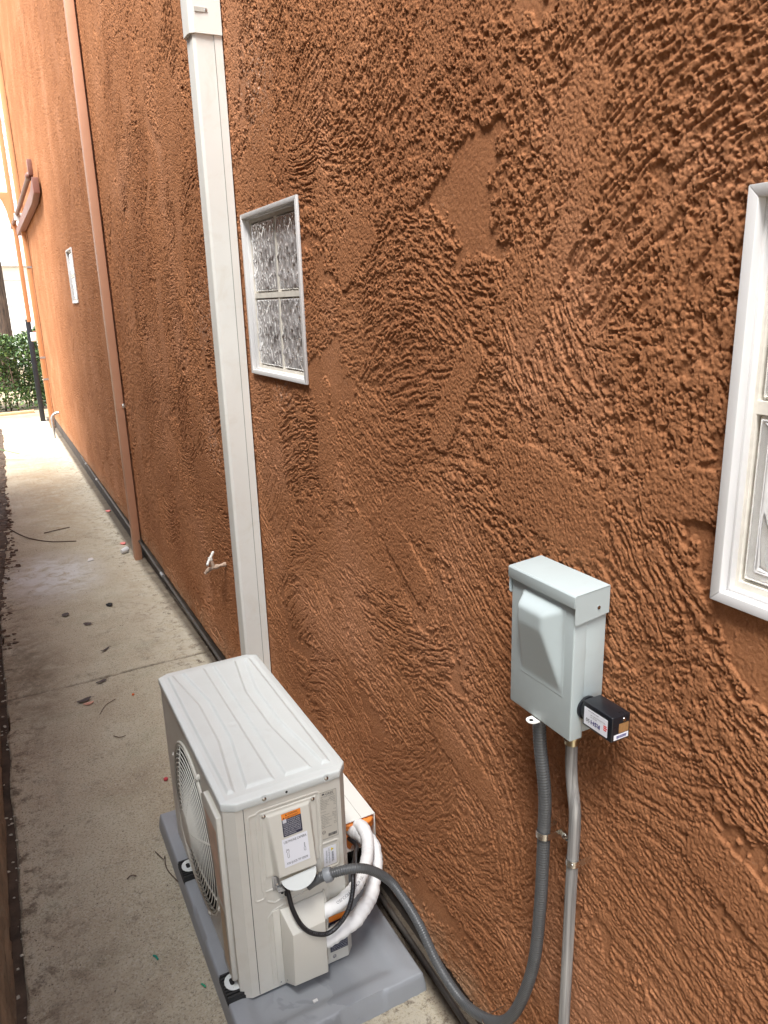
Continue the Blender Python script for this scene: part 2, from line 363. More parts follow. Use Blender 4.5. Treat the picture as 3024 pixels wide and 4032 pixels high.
M_WOOD = worn('weathered_brown_board', (.27, .19, .125), .9, .45, 7, .8, 60, dirt=(.36, .28, .20), dirt_amt=.8)
M_PLANK = worn('raw_pine_plank', (.62, .42, .24), .7, .1, 10, .2, 80)
M_NEIGH = worn('brown_plaster', (.12, .09, .07), .9, .12, 2, .4, 60)
M_LEAFDRY = worn('dry_brown_leaf', (.075, .055, .048), .6, .3, 60, .2, 200)
M_TWIG = worn('dry_twig', (.10, .065, .045), .8, .3, 80, .2, 300)
M_CHIP = worn('pale_wood_chip', (.46, .41, .33), .8, .15, 60, .2, 300)
M_POLE = worn('creosoted_wood', (.075, .05, .038), .9, .5, 12, .9, 50, dirt=(.16, .11, .08), dirt_amt=.7)
c = coords(M_POLE, (1, 1, .12)); Lk(M_POLE, ramp(M_POLE, noise(M_POLE, c, 26, 6, .7), [(.35, (.03, .022, .018)), (.65, (.15, .10, .07))]), pb(M_POLE).inputs['Base Color'])
M_LEAF = mat('glossy_hedge_leaf', (.05, .10, .025), .35, spec=.5)
oi = N(M_LEAF, 'ShaderNodeNewGeometry'); Lk(M_LEAF, ramp(M_LEAF, oi.outputs['Random Per Island'], [(0, (.025, .055, .015)), (.6, (.06, .115, .03)), (1, (.13, .19, .05))]), pb(M_LEAF).inputs['Base Color'])
M_FERN = worn('fern_green', (.06, .16, .03), .5, .3, 40, .1, 100)
M_WHITEHOUSE = worn('white_siding', (.80, .80, .80), .7, .03, 1, .05, 20)
M_GALV = worn('bare_grey_pipe', (.40, .40, .40), .35, .2, 30, .05, 200, metal=.7)

M_REAR = worn('cloudy_rear_glass', (.62, .61, .60), .35, .35, 16, .6, 30)
# ------------------------------------------------------------------ the ground
def gz(y): return -.09*sst(3.2, 6.5, np.asarray(y, dtype=float))
def gzf(y): return float(gz(y))
ys = np.concatenate([np.arange(-6, 20, .25), np.arange(20, 130, 5.)]); xs = np.array([-90, -30, -10, -5, -3, -2, -1.5, -1.2, -1.0, -.6, -.2, .02, .5, 3, 10, 30, 90.])
Y, X = np.meshgrid(ys, xs, indexing='ij'); Z = gz(Y)-.035
Z = np.where(Y > 15.1, gz(Y)-.006, Z)
gr = gridmesh('ground', np.stack([X, Y, Z], -1), M_DIRT, flip=True); tag(gr, 'pale dirt ground around the concrete path', 'ground', kind='structure')
# concrete path: graded sheet with a tooled joint, ragged edges and wear
ys = np.concatenate([np.arange(-2, 1.2, .03), np.arange(1.2, 4.6, .006), np.arange(4.6, 8, .014), np.arange(8, 15.2, .04)])
xs = np.arange(-1.02, .021, .0065)
Y, X = np.meshgrid(ys, xs, indexing='ij')
H = (fbm(X*3, Y*3, 4, 3)-.5)*.012 + (fbm(X*28, Y*28, 4, 8)-.5)*.004
H -= .003*sst(.62, .70, fbm(X*14, Y*9, 4, 12))
jy = 3.745 + .02*(X+.6) + (vn(X*18, X*0, 4)-.5)*.02
H -= .010*np.exp(-((Y-jy)/.007)**2)*(.55+.6*vn(X*9, X*0, 9))
for (cx, cy) in ((8.6, 1),): H -= .008*np.exp(-((Y-cx)/.01)**2)
H = H*sst(-.02, .03, -X*1.0+.02) 
V = np.stack([X + (vn(Y*11, X*0, 21)-.5)*.02*(X < -1.01), Y, gz(Y)+H], -1)
V[:, 0, 2] -= .04
V[:, 0, 0] = -1.024
pa = gridmesh('concrete_path', V, M_CONC, flip=True); tag(pa, 'dirty beige concrete path with a tooled joint', 'path', kind='structure')
soil = gridmesh('soil_strip', np.stack([*np.meshgrid(np.arange(-1.62, -.985, .02), np.arange(-2, 14, .03), indexing='ij'), np.zeros((len(np.arange(-1.62, -.985, .02)), len(np.arange(-2, 14, .03))))], -1), None)
me = soil.data; co = np.empty(len(me.vertices)*3, np.float32); me.vertices.foreach_get('co', co); co = co.reshape(-1, 3)
rise = sst(4.5, 5.6, co[:, 1])
co[:, 2] = gz(co[:, 1]) - .022 + rise*.03 + (fbm(co[:, 0]*30, co[:, 1]*30, 4, 30)-.5)*(.014+.03*rise)
co[:, 0] += np.interp(co[:, 1], [4.5, 5.6, 7.4, 10, 13], [0, .0, .09, .14, .19]) + rise*.05*(fbm(co[:, 1]*5, co[:, 0]*5, 4, 31)-.5)
me.vertices.foreach_set('co', co.ravel()); me.materials.append(M_SOIL); me.update(); tag(soil, 'dark soil strip with debris along the left edge', 'soil', kind='structure')

# ------------------------------------------------------------------ the stucco building
WALL_END = 14.75
WIN = [dict(y0=2.142, y1=2.672, z0=1.560, z1=2.096), dict(y0=.131, y1=.661, z0=1.385, z1=1.921), dict(y0=7.87, y1=8.35, z0=1.86, z1=2.36)]
bld = empty('stucco_building', (0, 7, 0), 'orange brown house wall in rough trowelled stucco with small glass block windows', 'building')
FLATS = [(1.015, 1.865, 58, .19, .028), (1.33, 1.60, 55, .14, .040), (1.02, 1.45, -12, .15, .075), (1.13, 1.83, 50, .08, .022), (2.39, 2.30, 68, .20, .05), (.98, 2.06, 50, .08, .05), (.72, 1.52, 10, .09, .04), (1.79, 1.93, 30, .12, .06), (2.05, 1.42, 80, .17, .035), (1.55, 1.17, -30, .12, .05), (.55, .95, -20, .12, .05), (1.30, .75, -15, .14, .04), (2.6, 2.75, 75, .3, .06), (3.6, 2.2, 85, .35, .05), (4.2, 1.7, 80, .3, .06)]
def stucco_height(Yc, Zc, seed, ymin, ymax, zmin, zmax):
    Hh = (fbm(Yc*9, Zc*9, 3, 50)-.5)*.004
    rnd = np.random.RandomState(seed); dy = Yc[:, 0]; dz = Zc[0]
    area = (ymax-ymin)*(zmax-zmin); n = int(area*30)
    for k in range(n+len(FLATS)):
        cy = rnd.uniform(ymin-.1, ymax+.1); cz = rnd.uniform(zmin-.1, zmax+.1)
        a_ = rnd.uniform(.16, .42); b_ = rnd.uniform(.06, .16)
        # stroke direction in (s = -y, z)
        if cy < 3:
            base = np.interp(cz, [0, .9, 1.5, 2.0, 2.4, 3.2], [-14, -8, -2, 22, 58, 70])
        else: base = np.interp(cz, [0, .8, 1.6, 3], [-20, -5, 62, 78])
        phi = R_(base + rnd.normal(0, (11 if cz < 1.2 else 17) if rnd.rand() < .78 else 45))
        cu = rnd.normal(0, 1.2); typ = rnd.rand(); amp = rnd.uniform(.0017, .0043); lev = rnd.uniform(-.0008, .0016)
        vs_ = rnd.uniform(.0048, .0078) if typ < .6 else rnd.uniform(.0060, .0105); us = vs_*(rnd.uniform(5, 12) if cz < 1.25 or rnd.rand() < .25 else rnd.uniform(2.2, 5.0))
        if typ > .74: us = vs_*1.4
        thr = rnd.uniform(.42, .54)
        if typ > .86: thr = rnd.uniform(.24, .30); us = vs_*2
        edge_k = .75
        if k >= n:
            cy, cz, deg, a_, b_ = FLATS[k-n]; phi = R_(deg); cu = .3; thr = .22; us = vs_ = .012; lev = .0016; amp = .0024; edge_k = .60
        j = rnd.randint(0, 30); e = a_*1.15
        i0, i1 = np.searchsorted(dy, [cy-e, cy+e]); k0, k1 = np.searchsorted(dz, [cz-e, cz+e])
        if i1-i0 < 3 or k1-k0 < 3: continue
        yy = Yc[i0:i1, k0:k1]; zz = Zc[i0:i1, k0:k1]; s_ = -(yy-cy); t_ = zz-cz
        u = s_*math.cos(phi)+t_*math.sin(phi); v = -s_*math.sin(phi)+t_*math.cos(phi); v = v + cu*u*u
        rag = fbm(yy*60, zz*60, 3, 60) ; d = ((np.abs(u)/a_)**6 + (np.abs(v)/b_)**(4 if k >= n else 2.4))**.4 if k >= n else np.sqrt((u/a_)**4 + (v/b_)**2)
        m = sst(0, .05, 1 - d + (rag-.5)*edge_k)
        if m.max() <= 0: continue
        wv = v + (vn(yy*30, zz*30, 70+j)-.5)*.010
        n_ = .40*vn(u/us+j*3, wv/vs_, 80+j % 5) + .24*vn(u/us*2.1+j, wv/vs_*2.2, 90+j % 4) + .20*vn(yy/.0075+j, zz/.0075, 95) + .14*vn(yy/.0038+j, zz/.0038, 96) + .08*vn(yy/.0021, zz/.0021, 94)
        n_ = (n_/1.06-.5)*1.45+.5
        if .60 < typ < .88 and k < n and cz > 1.15:                     # torn skin: flat top with ragged holes
            n_ = .30*vn(u/.024+j, wv/.016, 81) + .24*vn(yy/.0105+j, zz/.0105, 82) + .20*vn(yy/.0056+j, zz/.0056, 95) + .15*vn(yy/.0031+j, zz/.0031, 96) + .08*vn(yy/.0021, zz/.0021, 94)
            n_ = (n_/.97-.5)*1.7+.5; thr = .37 + .12*(typ-.60)/.28; amp = .0036
        pat = .70*sst(thr-.015, thr+.02, n_) + .22*sst(thr-.20, thr-.01, n_) + .08*sst(thr, thr+.3, n_); sl = .0018*vn(yy/.0034, zz/.0034, 97) + .0010*vn(yy/.0017, zz/.0017, 93)
        hs_ = lev + amp*pat - .45*amp + sl
        Hh[i0:i1, k0:k1] = Hh[i0:i1, k0:k1]*(1-m) + hs_*m
    Hh += .0010*(vn(Yc/.0045, Zc/.0045, 98)-.5)
    return np.clip(Hh, -.0060, .0072)
def wall_sheet(dy, dz, seed, wins, zbot):
    Yc, Zc = np.meshgrid(dy.astype(np.float32), dz.astype(np.float32), indexing='ij')
    Hh = stucco_height(Yc, Zc, seed, dy[0], dy[-1], dz[0], dz[-1])
    mask = np.ones((len(dy)-1, len(dz)-1), bool); cy = (dy[:-1]+dy[1:])/2; cz = (dz[:-1]+dz[1:])/2
    for wi in wins:
        ins = 0.010
        mask &= ~(((cy > wi['y0']+ins) & (cy < wi['y1']-ins))[:, None] & ((cz > wi['z0']+ins) & (cz < wi['z1']-ins))[None, :])
        # plaster dressed thin against the frame
        dd_ = np.maximum(np.maximum(wi['y0']-Yc, Yc-wi['y1']), np.maximum(wi['z0']-Zc, Zc-wi['z1']))
        Hh = np.where(dd_ < .008, np.minimum(Hh, .0065), Hh)
        Hh = np.where(dd_ < -.002, .001, Hh)
    Hh = Hh - .012*sst(zbot+.03, zbot, Zc)
    X_ = -Hh + .0070
    return np.stack([X_, Yc, Zc], -1), mask
def graded(a, b, f):
    o = [a]
    while o[-1] < b: o.append(o[-1]+f(o[-1]))
    return np.array(o)
dyn = graded(-.2, 4.98, lambda y: .006 if y < .30 else max(.00145, .00105+.00018*y*y))
dzn = graded(.035, 3.62, lambda z: .0019 if z < 2.75 else .003)
V, mk_ = wall_sheet(dyn, dzn, 5, WIN[:2], .035)
gridmesh('wall', V, M_STUCCO, bld, mask=mk_, smooth=False)
dyf = graded(4.94, WALL_END, lambda y: .0055+.0009*(y-5)); dzf = graded(.05, 7.2, lambda z: .005 if z < 4.9 else .03)
V, mk_ = wall_sheet(dyf, dzf, 6, WIN[2:], .05); V[..., 0] += .0003
gridmesh('wall', V, M_STUCCO, bld, mask=mk_)
dyu = np.arange(-.2, 5.0, .02); dzu = np.arange(3.615, 5.7, .02)
Yc, Zc = np.meshgrid(dyu, dzu, indexing='ij'); gridmesh('wall', np.stack([.006-(fbm(Yc*14, Zc*14, 4, 40)-.5)*.01, Yc, Zc], -1), M_STUCCO, bld)
MB().box((-.002, -.35, .035), (.25, -.2, 5.7)).build('wall', M_STUCCO, bld)
MB().box((.004, WALL_END-.03, -.2), (3, WALL_END, 5.7)).build('wall', M_STUCCO, bld)
M_FOUND = worn('stained_foundation', (.06, .045, .035), .95, .4, 12, .8, 60)
MB().box((.012, -.35, -.2), (.2, WALL_END-.04, .06)).build('foundation', M_FOUND, bld)
# solid backing so no light leaks through window holes
MB().box((.12, -.35, .0), (.16, WALL_END-.04, 5.7)).build('inner_wall', M_NEIGH, bld)

def block_mesh(name, by, bz, kind):
    n, m = (110, 110); yy = np.linspace(0, by, n); zz = np.linspace(0, bz, m); Yb, Zb = np.meshgrid(yy, zz, indexing='ij')
    e = np.minimum(np.minimum(Yb, by-Yb), np.minimum(Zb, bz-Zb)); r = .022
    if kind == 'near':
        wv = vn(Yb*9, Zb*7, 5); h = .004*np.sin((Yb+.02*wv)*2*np.pi/.05 + 5*wv) 
        h = h*sst(.02, .035, e) - .004*np.exp(-((e-.017)/.005)**2)
    else:
        rg = np.random.RandomState(11); P = []
        for iy in range(-1, 9):
            zo = rg.uniform(0, 1)
            for iz in range(-2, 5): P.append(((iy+rg.uniform(-.35, .35))*.027, (iz+zo+rg.uniform(-.25, .25))*.062))
        D = np.stack([np.hypot((Yb-p[0])*1.9, (Zb-p[1])*.95) for p in P]); D.sort(axis=0); bd_ = D[1]-D[0]
        h = .0036*(1-sst(0, .022, bd_)) + .0015*np.sin(Yb*260+3*np.sin(Zb*60)); h = h*sst(.004, .012, e)
    h = h - .010*(1-sst(0, .008, e)) 
    V = np.stack([.0-h, Yb, Zb], -1)
    o = gridmesh(name, V, M_GLASS); return o
def window(wi, kind, label):
    y0, y1, z0, z1 = wi['y0'], wi['y1'], wi['z0'], wi['z1']; fl = .015; xf = -.0045
    root = MB()
    fr = []
    wn_ = MB()
    # flange: four mitred bars, outer reveal
    o_ = [(y0, z0), (y1, z0), (y1, z1), (y0, z1)]; i_ = [(y0+fl, z0+fl), (y1-fl, z0+fl), (y1-fl, z1-fl), (y0+fl, z1-fl)]
    for k in range(4):
        a0, a1 = o_[k], o_[(k+1) % 4]; b0, b1 = i_[k], i_[(k+1) % 4]; g = .0004
        wn_.add([(xf, *a0), (xf, *a1), (xf, *b1), (xf, *b0), (.004, *a0), (.004, *a1), (.012, *b1), (.012, *b0)],
                [(0, 1, 2, 3), (4, 7, 6, 5), (0, 4, 5, 1), (3, 2, 6, 7), (0, 3, 7, 4), (1, 5, 6, 2)])
    win = wn_.build('window', M_FRAME, bld, bevel=.0012, seg=2)
    if label: win['label'] = label
    iy0, iy1, iz0, iz1 = y0+fl, y1-fl, z0+fl, z1-fl
    # inner stop (vinyl step)
    st = MB(); t = .004
    for lo, hi in (((.0105, iy0-.001, iz0), (.0275, iy0+t, iz1)), ((.0105, iy1-t, iz0), (.0275, iy1+.001, iz1)), ((.0108, iy0+t, iz0-.001), (.0275, iy1-t, iz0+t)), ((.0108, iy0+t, iz1-t), (.0275, iy1-t, iz1+.001))): st.box(lo, hi)
    st.build('frame', M_FRAME, win, bevel=.001)
    mo = MB(); mort = mo
    gy = iy0+t+.004; gy1 = iy1-t-.005; gzz = iz0+t+.010; gz1 = iz1-t-.010; jt = .011; jz = .017
    by = (gy1-gy-jt)/2; bz = (gz1-gzz-jz)/2; first = None
    m0, m1 = .0215, .074
    mo.box((m0, iy0-.002, iz0-.002), (m1, gy, iz1+.002)).box((m0, gy1, iz0-.002), (m1, iy1+.002, iz1+.002))
    mo.box((m0+.0002, gy, iz0-.002), (m1, gy1, gzz)).box((m0+.0002, gy, gz1), (m1, gy1, iz1+.002))
    mo.box((m0+.0002, gy, gzz+bz), (m1, gy1, gzz+bz+jz)).box((m0+.0012, gy+by, gzz), (m1, gy+by+jt, gzz+bz)).box((m0+.0012, gy+by, gzz+bz+jz), (m1, gy+by+jt, gz1))
    mo.build('mortar', M_MORTAR, win)
    MB().box((.066, iy0, iz0), (.0735, iy1, iz1)).build('rear_pane', M_REAR, win)
    for a_ in range(2):
        for b_ in range(2):
            if first is None: o = block_mesh('glass_block', by, bz, kind); first = o
            else: o = first.copy(); COL.objects.link(o)
            o.parent = win; o.location = (.0225, gy+a_*(by+jt), gzz+b_*(bz+jz))
    return win
window(WIN[0], 'small', None); window(WIN[1], 'near', 'larger looking glass block window cut off by the right edge'); window(WIN[2], 'small', None)

# ------------------------------------------------------------------ vertical line cover (white duct)
du = empty('pipe_cover_duct', (-.05, 2.77, .2), 'white vinyl pipe cover running up the stucco wall beside the glass block window', 'pipe cover')
sec = [(-.0012, 2.728), (-.028, 2.7285), (-.0285, 2.7310), (-.088, 2.7325), (-.098, 2.738), (-.101, 2.750), (-.101, 2.798), (-.092, 2.812), (-.03, 2.815), (-.0012, 2.818)]
MB().prism(sec, 2, .30, 2.70).build('vertical_channel', M_DUCT, du, smooth=True, angle=25)
MB().box((-.0295, 2.7275, .30), (-.0280, 2.7284, 2.70)).build('seam', worn('seam_shade', (.22, .21, .19), .6), du)
cp = [(-.0010, 2.722), (-.028, 2.722), (-.092, 2.7255), (-.106, 2.736), (-.110, 2.752), (-.110, 2.800), (-.098, 2.820), (-.0010, 2.824)]
m_ = MB().prism(cp, 2, 2.655, 2.80)
# upper bend leaning out from the wall
n = len(cp); v = [(p[0], p[1], 2.80) for p in cp] + [(p[0]-.045 if p[0] > -.09 else p[0]-.055, p[1], 2.98) for p in cp] + [(p[0]-.12, p[1], 3.15) for p in cp]
f = [(i, (i+1) % n, (i+1) % n+n, i+n) for i in range(n)] + [(i+n, (i+1) % n+n, (i+1) % n+2*n, i+2*n) for i in range(n)]
m_.add(v, f); m_.build('coupling', M_DUCT, du, smooth=True, angle=25)
MB().box((-.088, 2.7215, 2.716), (-.045, 2.7235, 2.729)).build('clip_slot', worn('slot_shade', (.50, .49, .44), .5), du)
MB().lathe((-.051, 2.7216, 2.7225), (0, -1, 0), [(0, .004), (.0015, .004), (.002, .001)], 10).build('screw', M_SCREW, du)
# elbow and lower horizontal channel (open box, C shaped wall 2.5 mm)
def open_channel(y0, y1, x0, x1, z0, z1, t):
    m = MB(); m.box((x0, y0, z1-t), (x1, y1, z1)); m.box((x0, y0, z0), (x1, y1, z0+t)); m.box((x0, y0, z0+t), (x0+t, y1, z1-t)); m.box((x1-t, y0, z0+t), (x1, y1, z1-t)); return m
open_channel(1.785, 2.70, -.104, .001, .172, .278, .003).build('horizontal_channel', M_DUCT, du, bevel=.0008)
MB().box((-.046, 1.787, .2781), (-.0445, 2.70, .2788)).build('seam', worn('seam_line', (.45, .44, .40), .5), du)
MB().box((-.108, 2.70, .168), (.002, 2.822, .31)).build('elbow', M_DUCT, du, bevel=.006)

# orange foam plug, a thing stuffed in the duct mouth
def blob(mb, cc, r, seed, n=14):
    rr = np.random.RandomState(seed); ph = rr.rand(6)*6; v = []; f = []
    for i in range(n+1):
        for j in range(n):
            th = math.pi*i/n; p = 2*math.pi*j/n; k = 1+.18*math.sin(3*p+ph[0])*math.sin(th)+.15*math.sin(4*th+ph[1])+.1*math.sin(5*p+ph[2]+2*th)*math.sin(th)
            v.append((cc[0]+r[0]*k*math.sin(th)*math.cos(p), cc[1]+r[1]*k*math.sin(th)*math.sin(p), cc[2]+r[2]*k*math.cos(th)))
    for i in range(n):
        for j in range(n): f.append((i*n+j, i*n+(j+1) % n, (i+1)*n+(j+1) % n, (i+1)*n+j))
    return mb.add(v, f)
fo = MB(); blob(fo, (-.026, 1.800, .252), (.021, .03, .020), 1); blob(fo, (-.052, 1.806, .262), (.026, .03, .012), 2); blob(fo, (-.085, 1.81, .257), (.016, .03, .014), 3); blob(fo, (-.086, 1.81, .205), (.015, .03, .028), 4); blob(fo, (-.012, 1.815, .22), (.010, .02, .03), 5)
tag(fo.build('expanding_foam', M_FOAM, smooth=True), 'lumpy orange expanding foam plugging the open end of the white pipe cover', 'foam')

# ------------------------------------------------------------------ grey equipment pad
def build_pad():
    x0, x1, y0, y1 = -.555, -.052, 1.388, 2.425
    xs = np.unique(np.concatenate([np.linspace(x0, x0+.03, 12), np.linspace(x0+.03, x1-.03, 60), np.linspace(x1-.03, x1, 12)]))
    ys = np.unique(np.concatenate([np.linspace(y0, y0+.03, 12), np.linspace(y0+.03, y1-.03, 110), np.linspace(y1-.03, y1, 12)]))
    X, Y = np.meshgrid(xs, ys, indexing='ij'); e = np.minimum(np.minimum(X-x0, x1-X), np.minimum(Y-y0, y1-Y))
    h = .060*sst(-.004, .010, e)
    # lower tray under the unit, shallow valleys
    ins = np.minimum(np.minimum(X+.505, -.125-X), np.minimum(Y-1.44, 2.38-Y)); h -= .014*sst(-.01, .03, ins)
    h += .004*np.exp(-((X+.10)/.03)**2)*sst(0, .05, e)
    # hand notches
    for (cx, cy, lx, ly) in ((-.555, 1.86, .014, .07), (-.24, 1.388, .07, .012)):
        h -= .018*sst(1.0, .85, np.maximum(np.abs(X-cx)/lx, np.abs(Y-cy)/ly))
    h = np.maximum(h, 0); h[0, :] = 0; h[-1, :] = 0; h[:, 0] = 0; h[:, -1] = 0
    return gridmesh('equipment_pad', np.stack([X, Y, h-.001], -1), M_PAD)
pad = build_pad(); tag(pad, 'blue grey plastic pad with raised rim under the air conditioner', 'pad')
me = pad.data; me.set_sharp_from_angle(angle=R_(60))

# rubber mounts
def rubber(yc):
    m = MB(); m.box((-.545, yc-.043, .046), (-.215, yc+.043, .066))
    for k in range(8):
        yy = yc-.0415+k*.0106; m.box((-.547, yy, .0655), (-.213, yy+.0055, .076))
    for k in range(3): m.box((-.5485, yc-.043, .048+k*.007), (-.5455, yc+.043, .0515+k*.007))
    return m.build('rubber_mount', M_RUBBER)
tag(rubber(1.60), 'black ribbed rubber block under the near foot of the air conditioner', 'rubber block', 'rubber blocks under the unit')
tag(rubber(2.085), 'black ribbed rubber block under the far foot of the air conditioner', 'rubber block', 'rubber blocks under the unit')

# ------------------------------------------------------------------ air conditioner outdoor unit
ac = empty('air_conditioner', (-.35, 1.92, .077), 'warm white outdoor air conditioner unit with round fan grille and stickers on the grey pad', 'air conditioner')
X0, X1, Y0, Y1, ZB, ZT = -.512, -.188, 1.548, 2.302, .077, .650
def octo(x0, x1, y0, y1, c1=.026, c2=.016): return [(x0+c1, y0), (x1-c1*.8, y0), (x1, y0+c2*1.5), (x1, y1-c2), (x1-c1, y1), (x0+c1, y1), (x0, y1-c2), (x0, y0+c2)]
FC = (1.905, .352); FR = .232
# casing without its fan side, then the fan side with a round hole
m_ = MB(); oc = octo(X0, X1, Y0, Y1); n = len(oc)
v = [(p[0], p[1], ZB-.022) for p in oc] + [(p[0], p[1], .632) for p in oc]
fs = [tuple(range(n)), tuple(range(2*n-1, n-1, -1))]
for i in range(n):
    if i == 6: continue                                     # the face at x = X0
    fs.append((i, (i+1) % n, (i+1) % n+n, i+n))
m_.add(v, fs)
ya, yb = Y0+.016, Y1-.016; za, zb = ZB-.022, .632; K = 64; ring = []; outer = []
for k in range(K):
    t = 2*math.pi*k/K; cy, cz = math.cos(t), math.sin(t); ring.append((X0, FC[0]+FR*cy, FC[1]+FR*cz))
    s1 = ((yb if cy > 0 else ya)-FC[0])/cy if abs(cy) > 1e-6 else 1e9; s2 = ((zb if cz > 0 else za)-FC[1])/cz if abs(cz) > 1e-6 else 1e9
    s_ = min(s1, s2); outer.append((X0, FC[0]+s_*cy, FC[1]+s_*cz))
inner = [(X0+.07, p[1], p[2]) for p in ring]
m_.add(ring+outer, [(k, (k+1) % K, (k+1) % K+K, k+K) for k in range(K)])
case = m_.build('casing', M_CABINET, ac, smooth=True, angle=20)
MB().add(ring+inner, [(k, k+K, (k+1) % K+K, (k+1) % K) for k in range(K)]).cyl((X0+.068, FC[0], FC[1]), (X0+.072, FC[0], FC[1]), FR, 48).build('fan_shroud', M_DARK, ac)  # near-black colour stands in for the shade inside the fan opening
fan = MB().cyl((X0+.015, FC[0], FC[1]), (X0+.055, FC[0], FC[1]), .055, 24)
for k in range(3):
    a0 = k*2*math.pi/3; v = []; 
    for i in range(9):
        for j in range(7):
            rr = .05+.165*i/8; t = a0+(-.45+.9*j/6)*(1-.15*i/8)+.25*i/8; v.append((X0+.055-.035*(j/6), FC[0]+rr*math.cos(t), FC[1]+rr*math.sin(t)))
    fan.add(v, [(i*7+j, i*7+j+1, (i+1)*7+j+1, (i+1)*7+j) for i in range(8) for j in range(6)])
fan.build('fan', mat('grey_fan_plastic', (.12, .12, .115), .5), ac, smooth=True, angle=40)
# grille: rings and spokes of wire bulging outward
gr_ = MB()
def gx(r): return X0-.034+.026*(r/(FR+.006))**2.6
for r in np.arange(.056, FR+.004, .0118):
    gr_.tube([(gx(r), FC[0]+r*math.cos(2*math.pi*k/60), FC[1]+r*math.sin(2*math.pi*k/60)) for k in range(61)], .0017, 6, cap=False)
gr = gr_.build('fan_grille', M_PLASTIC, ac, smooth=True)
gs = MB()
for k in range(8):
    t = 2*math.pi*(k+.5)/8; gs.tube([(gx(r)+.002, FC[0]+r*math.cos(t), FC[1]+r*math.sin(t)) for r in np.linspace(.04, FR+.005, 16)], .0028, 6)
gs.build('spoke', M_PLASTIC, gr, smooth=True)
gs = MB().lathe((X0-.036, FC[0], FC[1]), (1, 0, 0), [(0, .02), (.001, .05), (.004, .057), (.008, .057)], 32).build('hub', M_PLASTIC, gr, smooth=True, angle=40)
MB().tube([(X0-.006, FC[0]+(FR+.009)*math.cos(2*math.pi*k/64), FC[1]+(FR+.009)*math.sin(2*math.pi*k/64)) for k in range(65)], .0042, 8, cap=False).build('outer_ring', M_PLASTIC, gr, smooth=True)
for a_ in (25, 115, 160, 205, 250, 335):
    t = R_(a_); yy, zz = FC[0]+(FR+.017)*math.cos(t), FC[1]+(FR+.017)*math.sin(t)
    if zz > .62 or zz < .08: continue
    MB().cyl((X0+.001, yy, zz), (X0-.010, yy, zz), .009, 12).lathe((X0-.010, yy, zz), (-1, 0, 0), [(0, .005), (.002, .004), (.003, .001)], 10).build('grille_clip', M_PLASTIC, gr, smooth=True, angle=30)
# raised front trim panel with faded print
MB().prism([(1.578, .10), (1.655, .10), (1.650, .30), (1.672, .42), (1.735, .575), (1.700, .600), (1.578, .600)], 0, X0-.014, X0+.001).build('front_trim', M_CABINET, ac, bevel=.004)
m_ = MB().add([(X0-.0146, 1.590, .33), (X0-.0146, 1.638, .33), (X0-.0146, 1.700, .555), (X0-.0146, 1.590, .555)], [(0, 1, 2, 3)]); m_.build('front_sticker', M_PEACH, ac)
m_ = MB().add([(X0-.0146, 1.590, .13), (X0-.0146, 1.636, .13), (X0-.0146, 1.634, .31), (X0-.0146, 1.590, .31)], [(0, 1, 2, 3)]); m_.build('front_sticker', worn('tan_print', (.50, .36, .22), .35, .2, 30, 0, 100), ac)
# lid: skirt + embossed top
lid = MB().prism(octo(X0-.004, X1+.005, Y0-.004, Y1+.006, .032, .020), 2, .6245, .6476).build('lid', M_LID, ac, bevel=.004, seg=3)
xs = np.linspace(-.503, -.196, 150); ys = np.linspace(1.566, 2.292, 290); X, Y = np.meshgrid(xs, ys, indexing='ij')
e2 = np.interp(Y, [1.574, 1.827, 2.046, 2.288], [-.447, -.416, -.414, -.445]); e3 = -.342+0*Y
e4 = np.interp(Y, [1.592, 1.834, 2.054, 2.289], [-.241, -.267, -.268, -.234]); h = 0*X
for (l, r) in ((-.492+0*Y, e2-.024), (e2, e3-.024), (e3, e4-.024), (e4, -.213+0*Y)):
    d = np.minimum(np.minimum(X-l, r-X), np.minimum(Y-1.588, 2.277-Y)); h = np.maximum(h, .0062*sst(0, .0095, d))
for (dx, dy_) in ((-.385, 1.885), (-.302, 1.81)):
    q = np.hypot(X-dx, Y-dy_); h = h - .0012*np.exp(-(q/.010)**2) + .0006*np.exp(-((q-.016)/.005)**2)
Z = .6479+h; Z[0, :] = Z[-1, :] = .6466; Z[:, 0] = Z[:, -1] = .6466
gridmesh('embossed_top', np.stack([X, Y, Z], -1), M_LID, lid)
for (sx, sz) in ((-.412, .638), (-.247, .638)):
    MB().cyl((sx, Y0-.0035, sz), (sx, Y0-.0052, sz), .0105, 20).build('screw_boss', M_LID, lid, smooth=True, angle=30)
    MB().lathe((sx, Y0-.005, sz), (0, -1, 0), [(0, .0058), (.0018, .0052), (.003, .002), (.0032, .0005)], 14).build('screw', M_SCREW, lid, smooth=True, angle=50)
MB().cyl((-.354, Y0-.0038, .636), (-.354, Y0-.0046, .636), .0032, 12).build('screw_hole', M_DARK, lid)
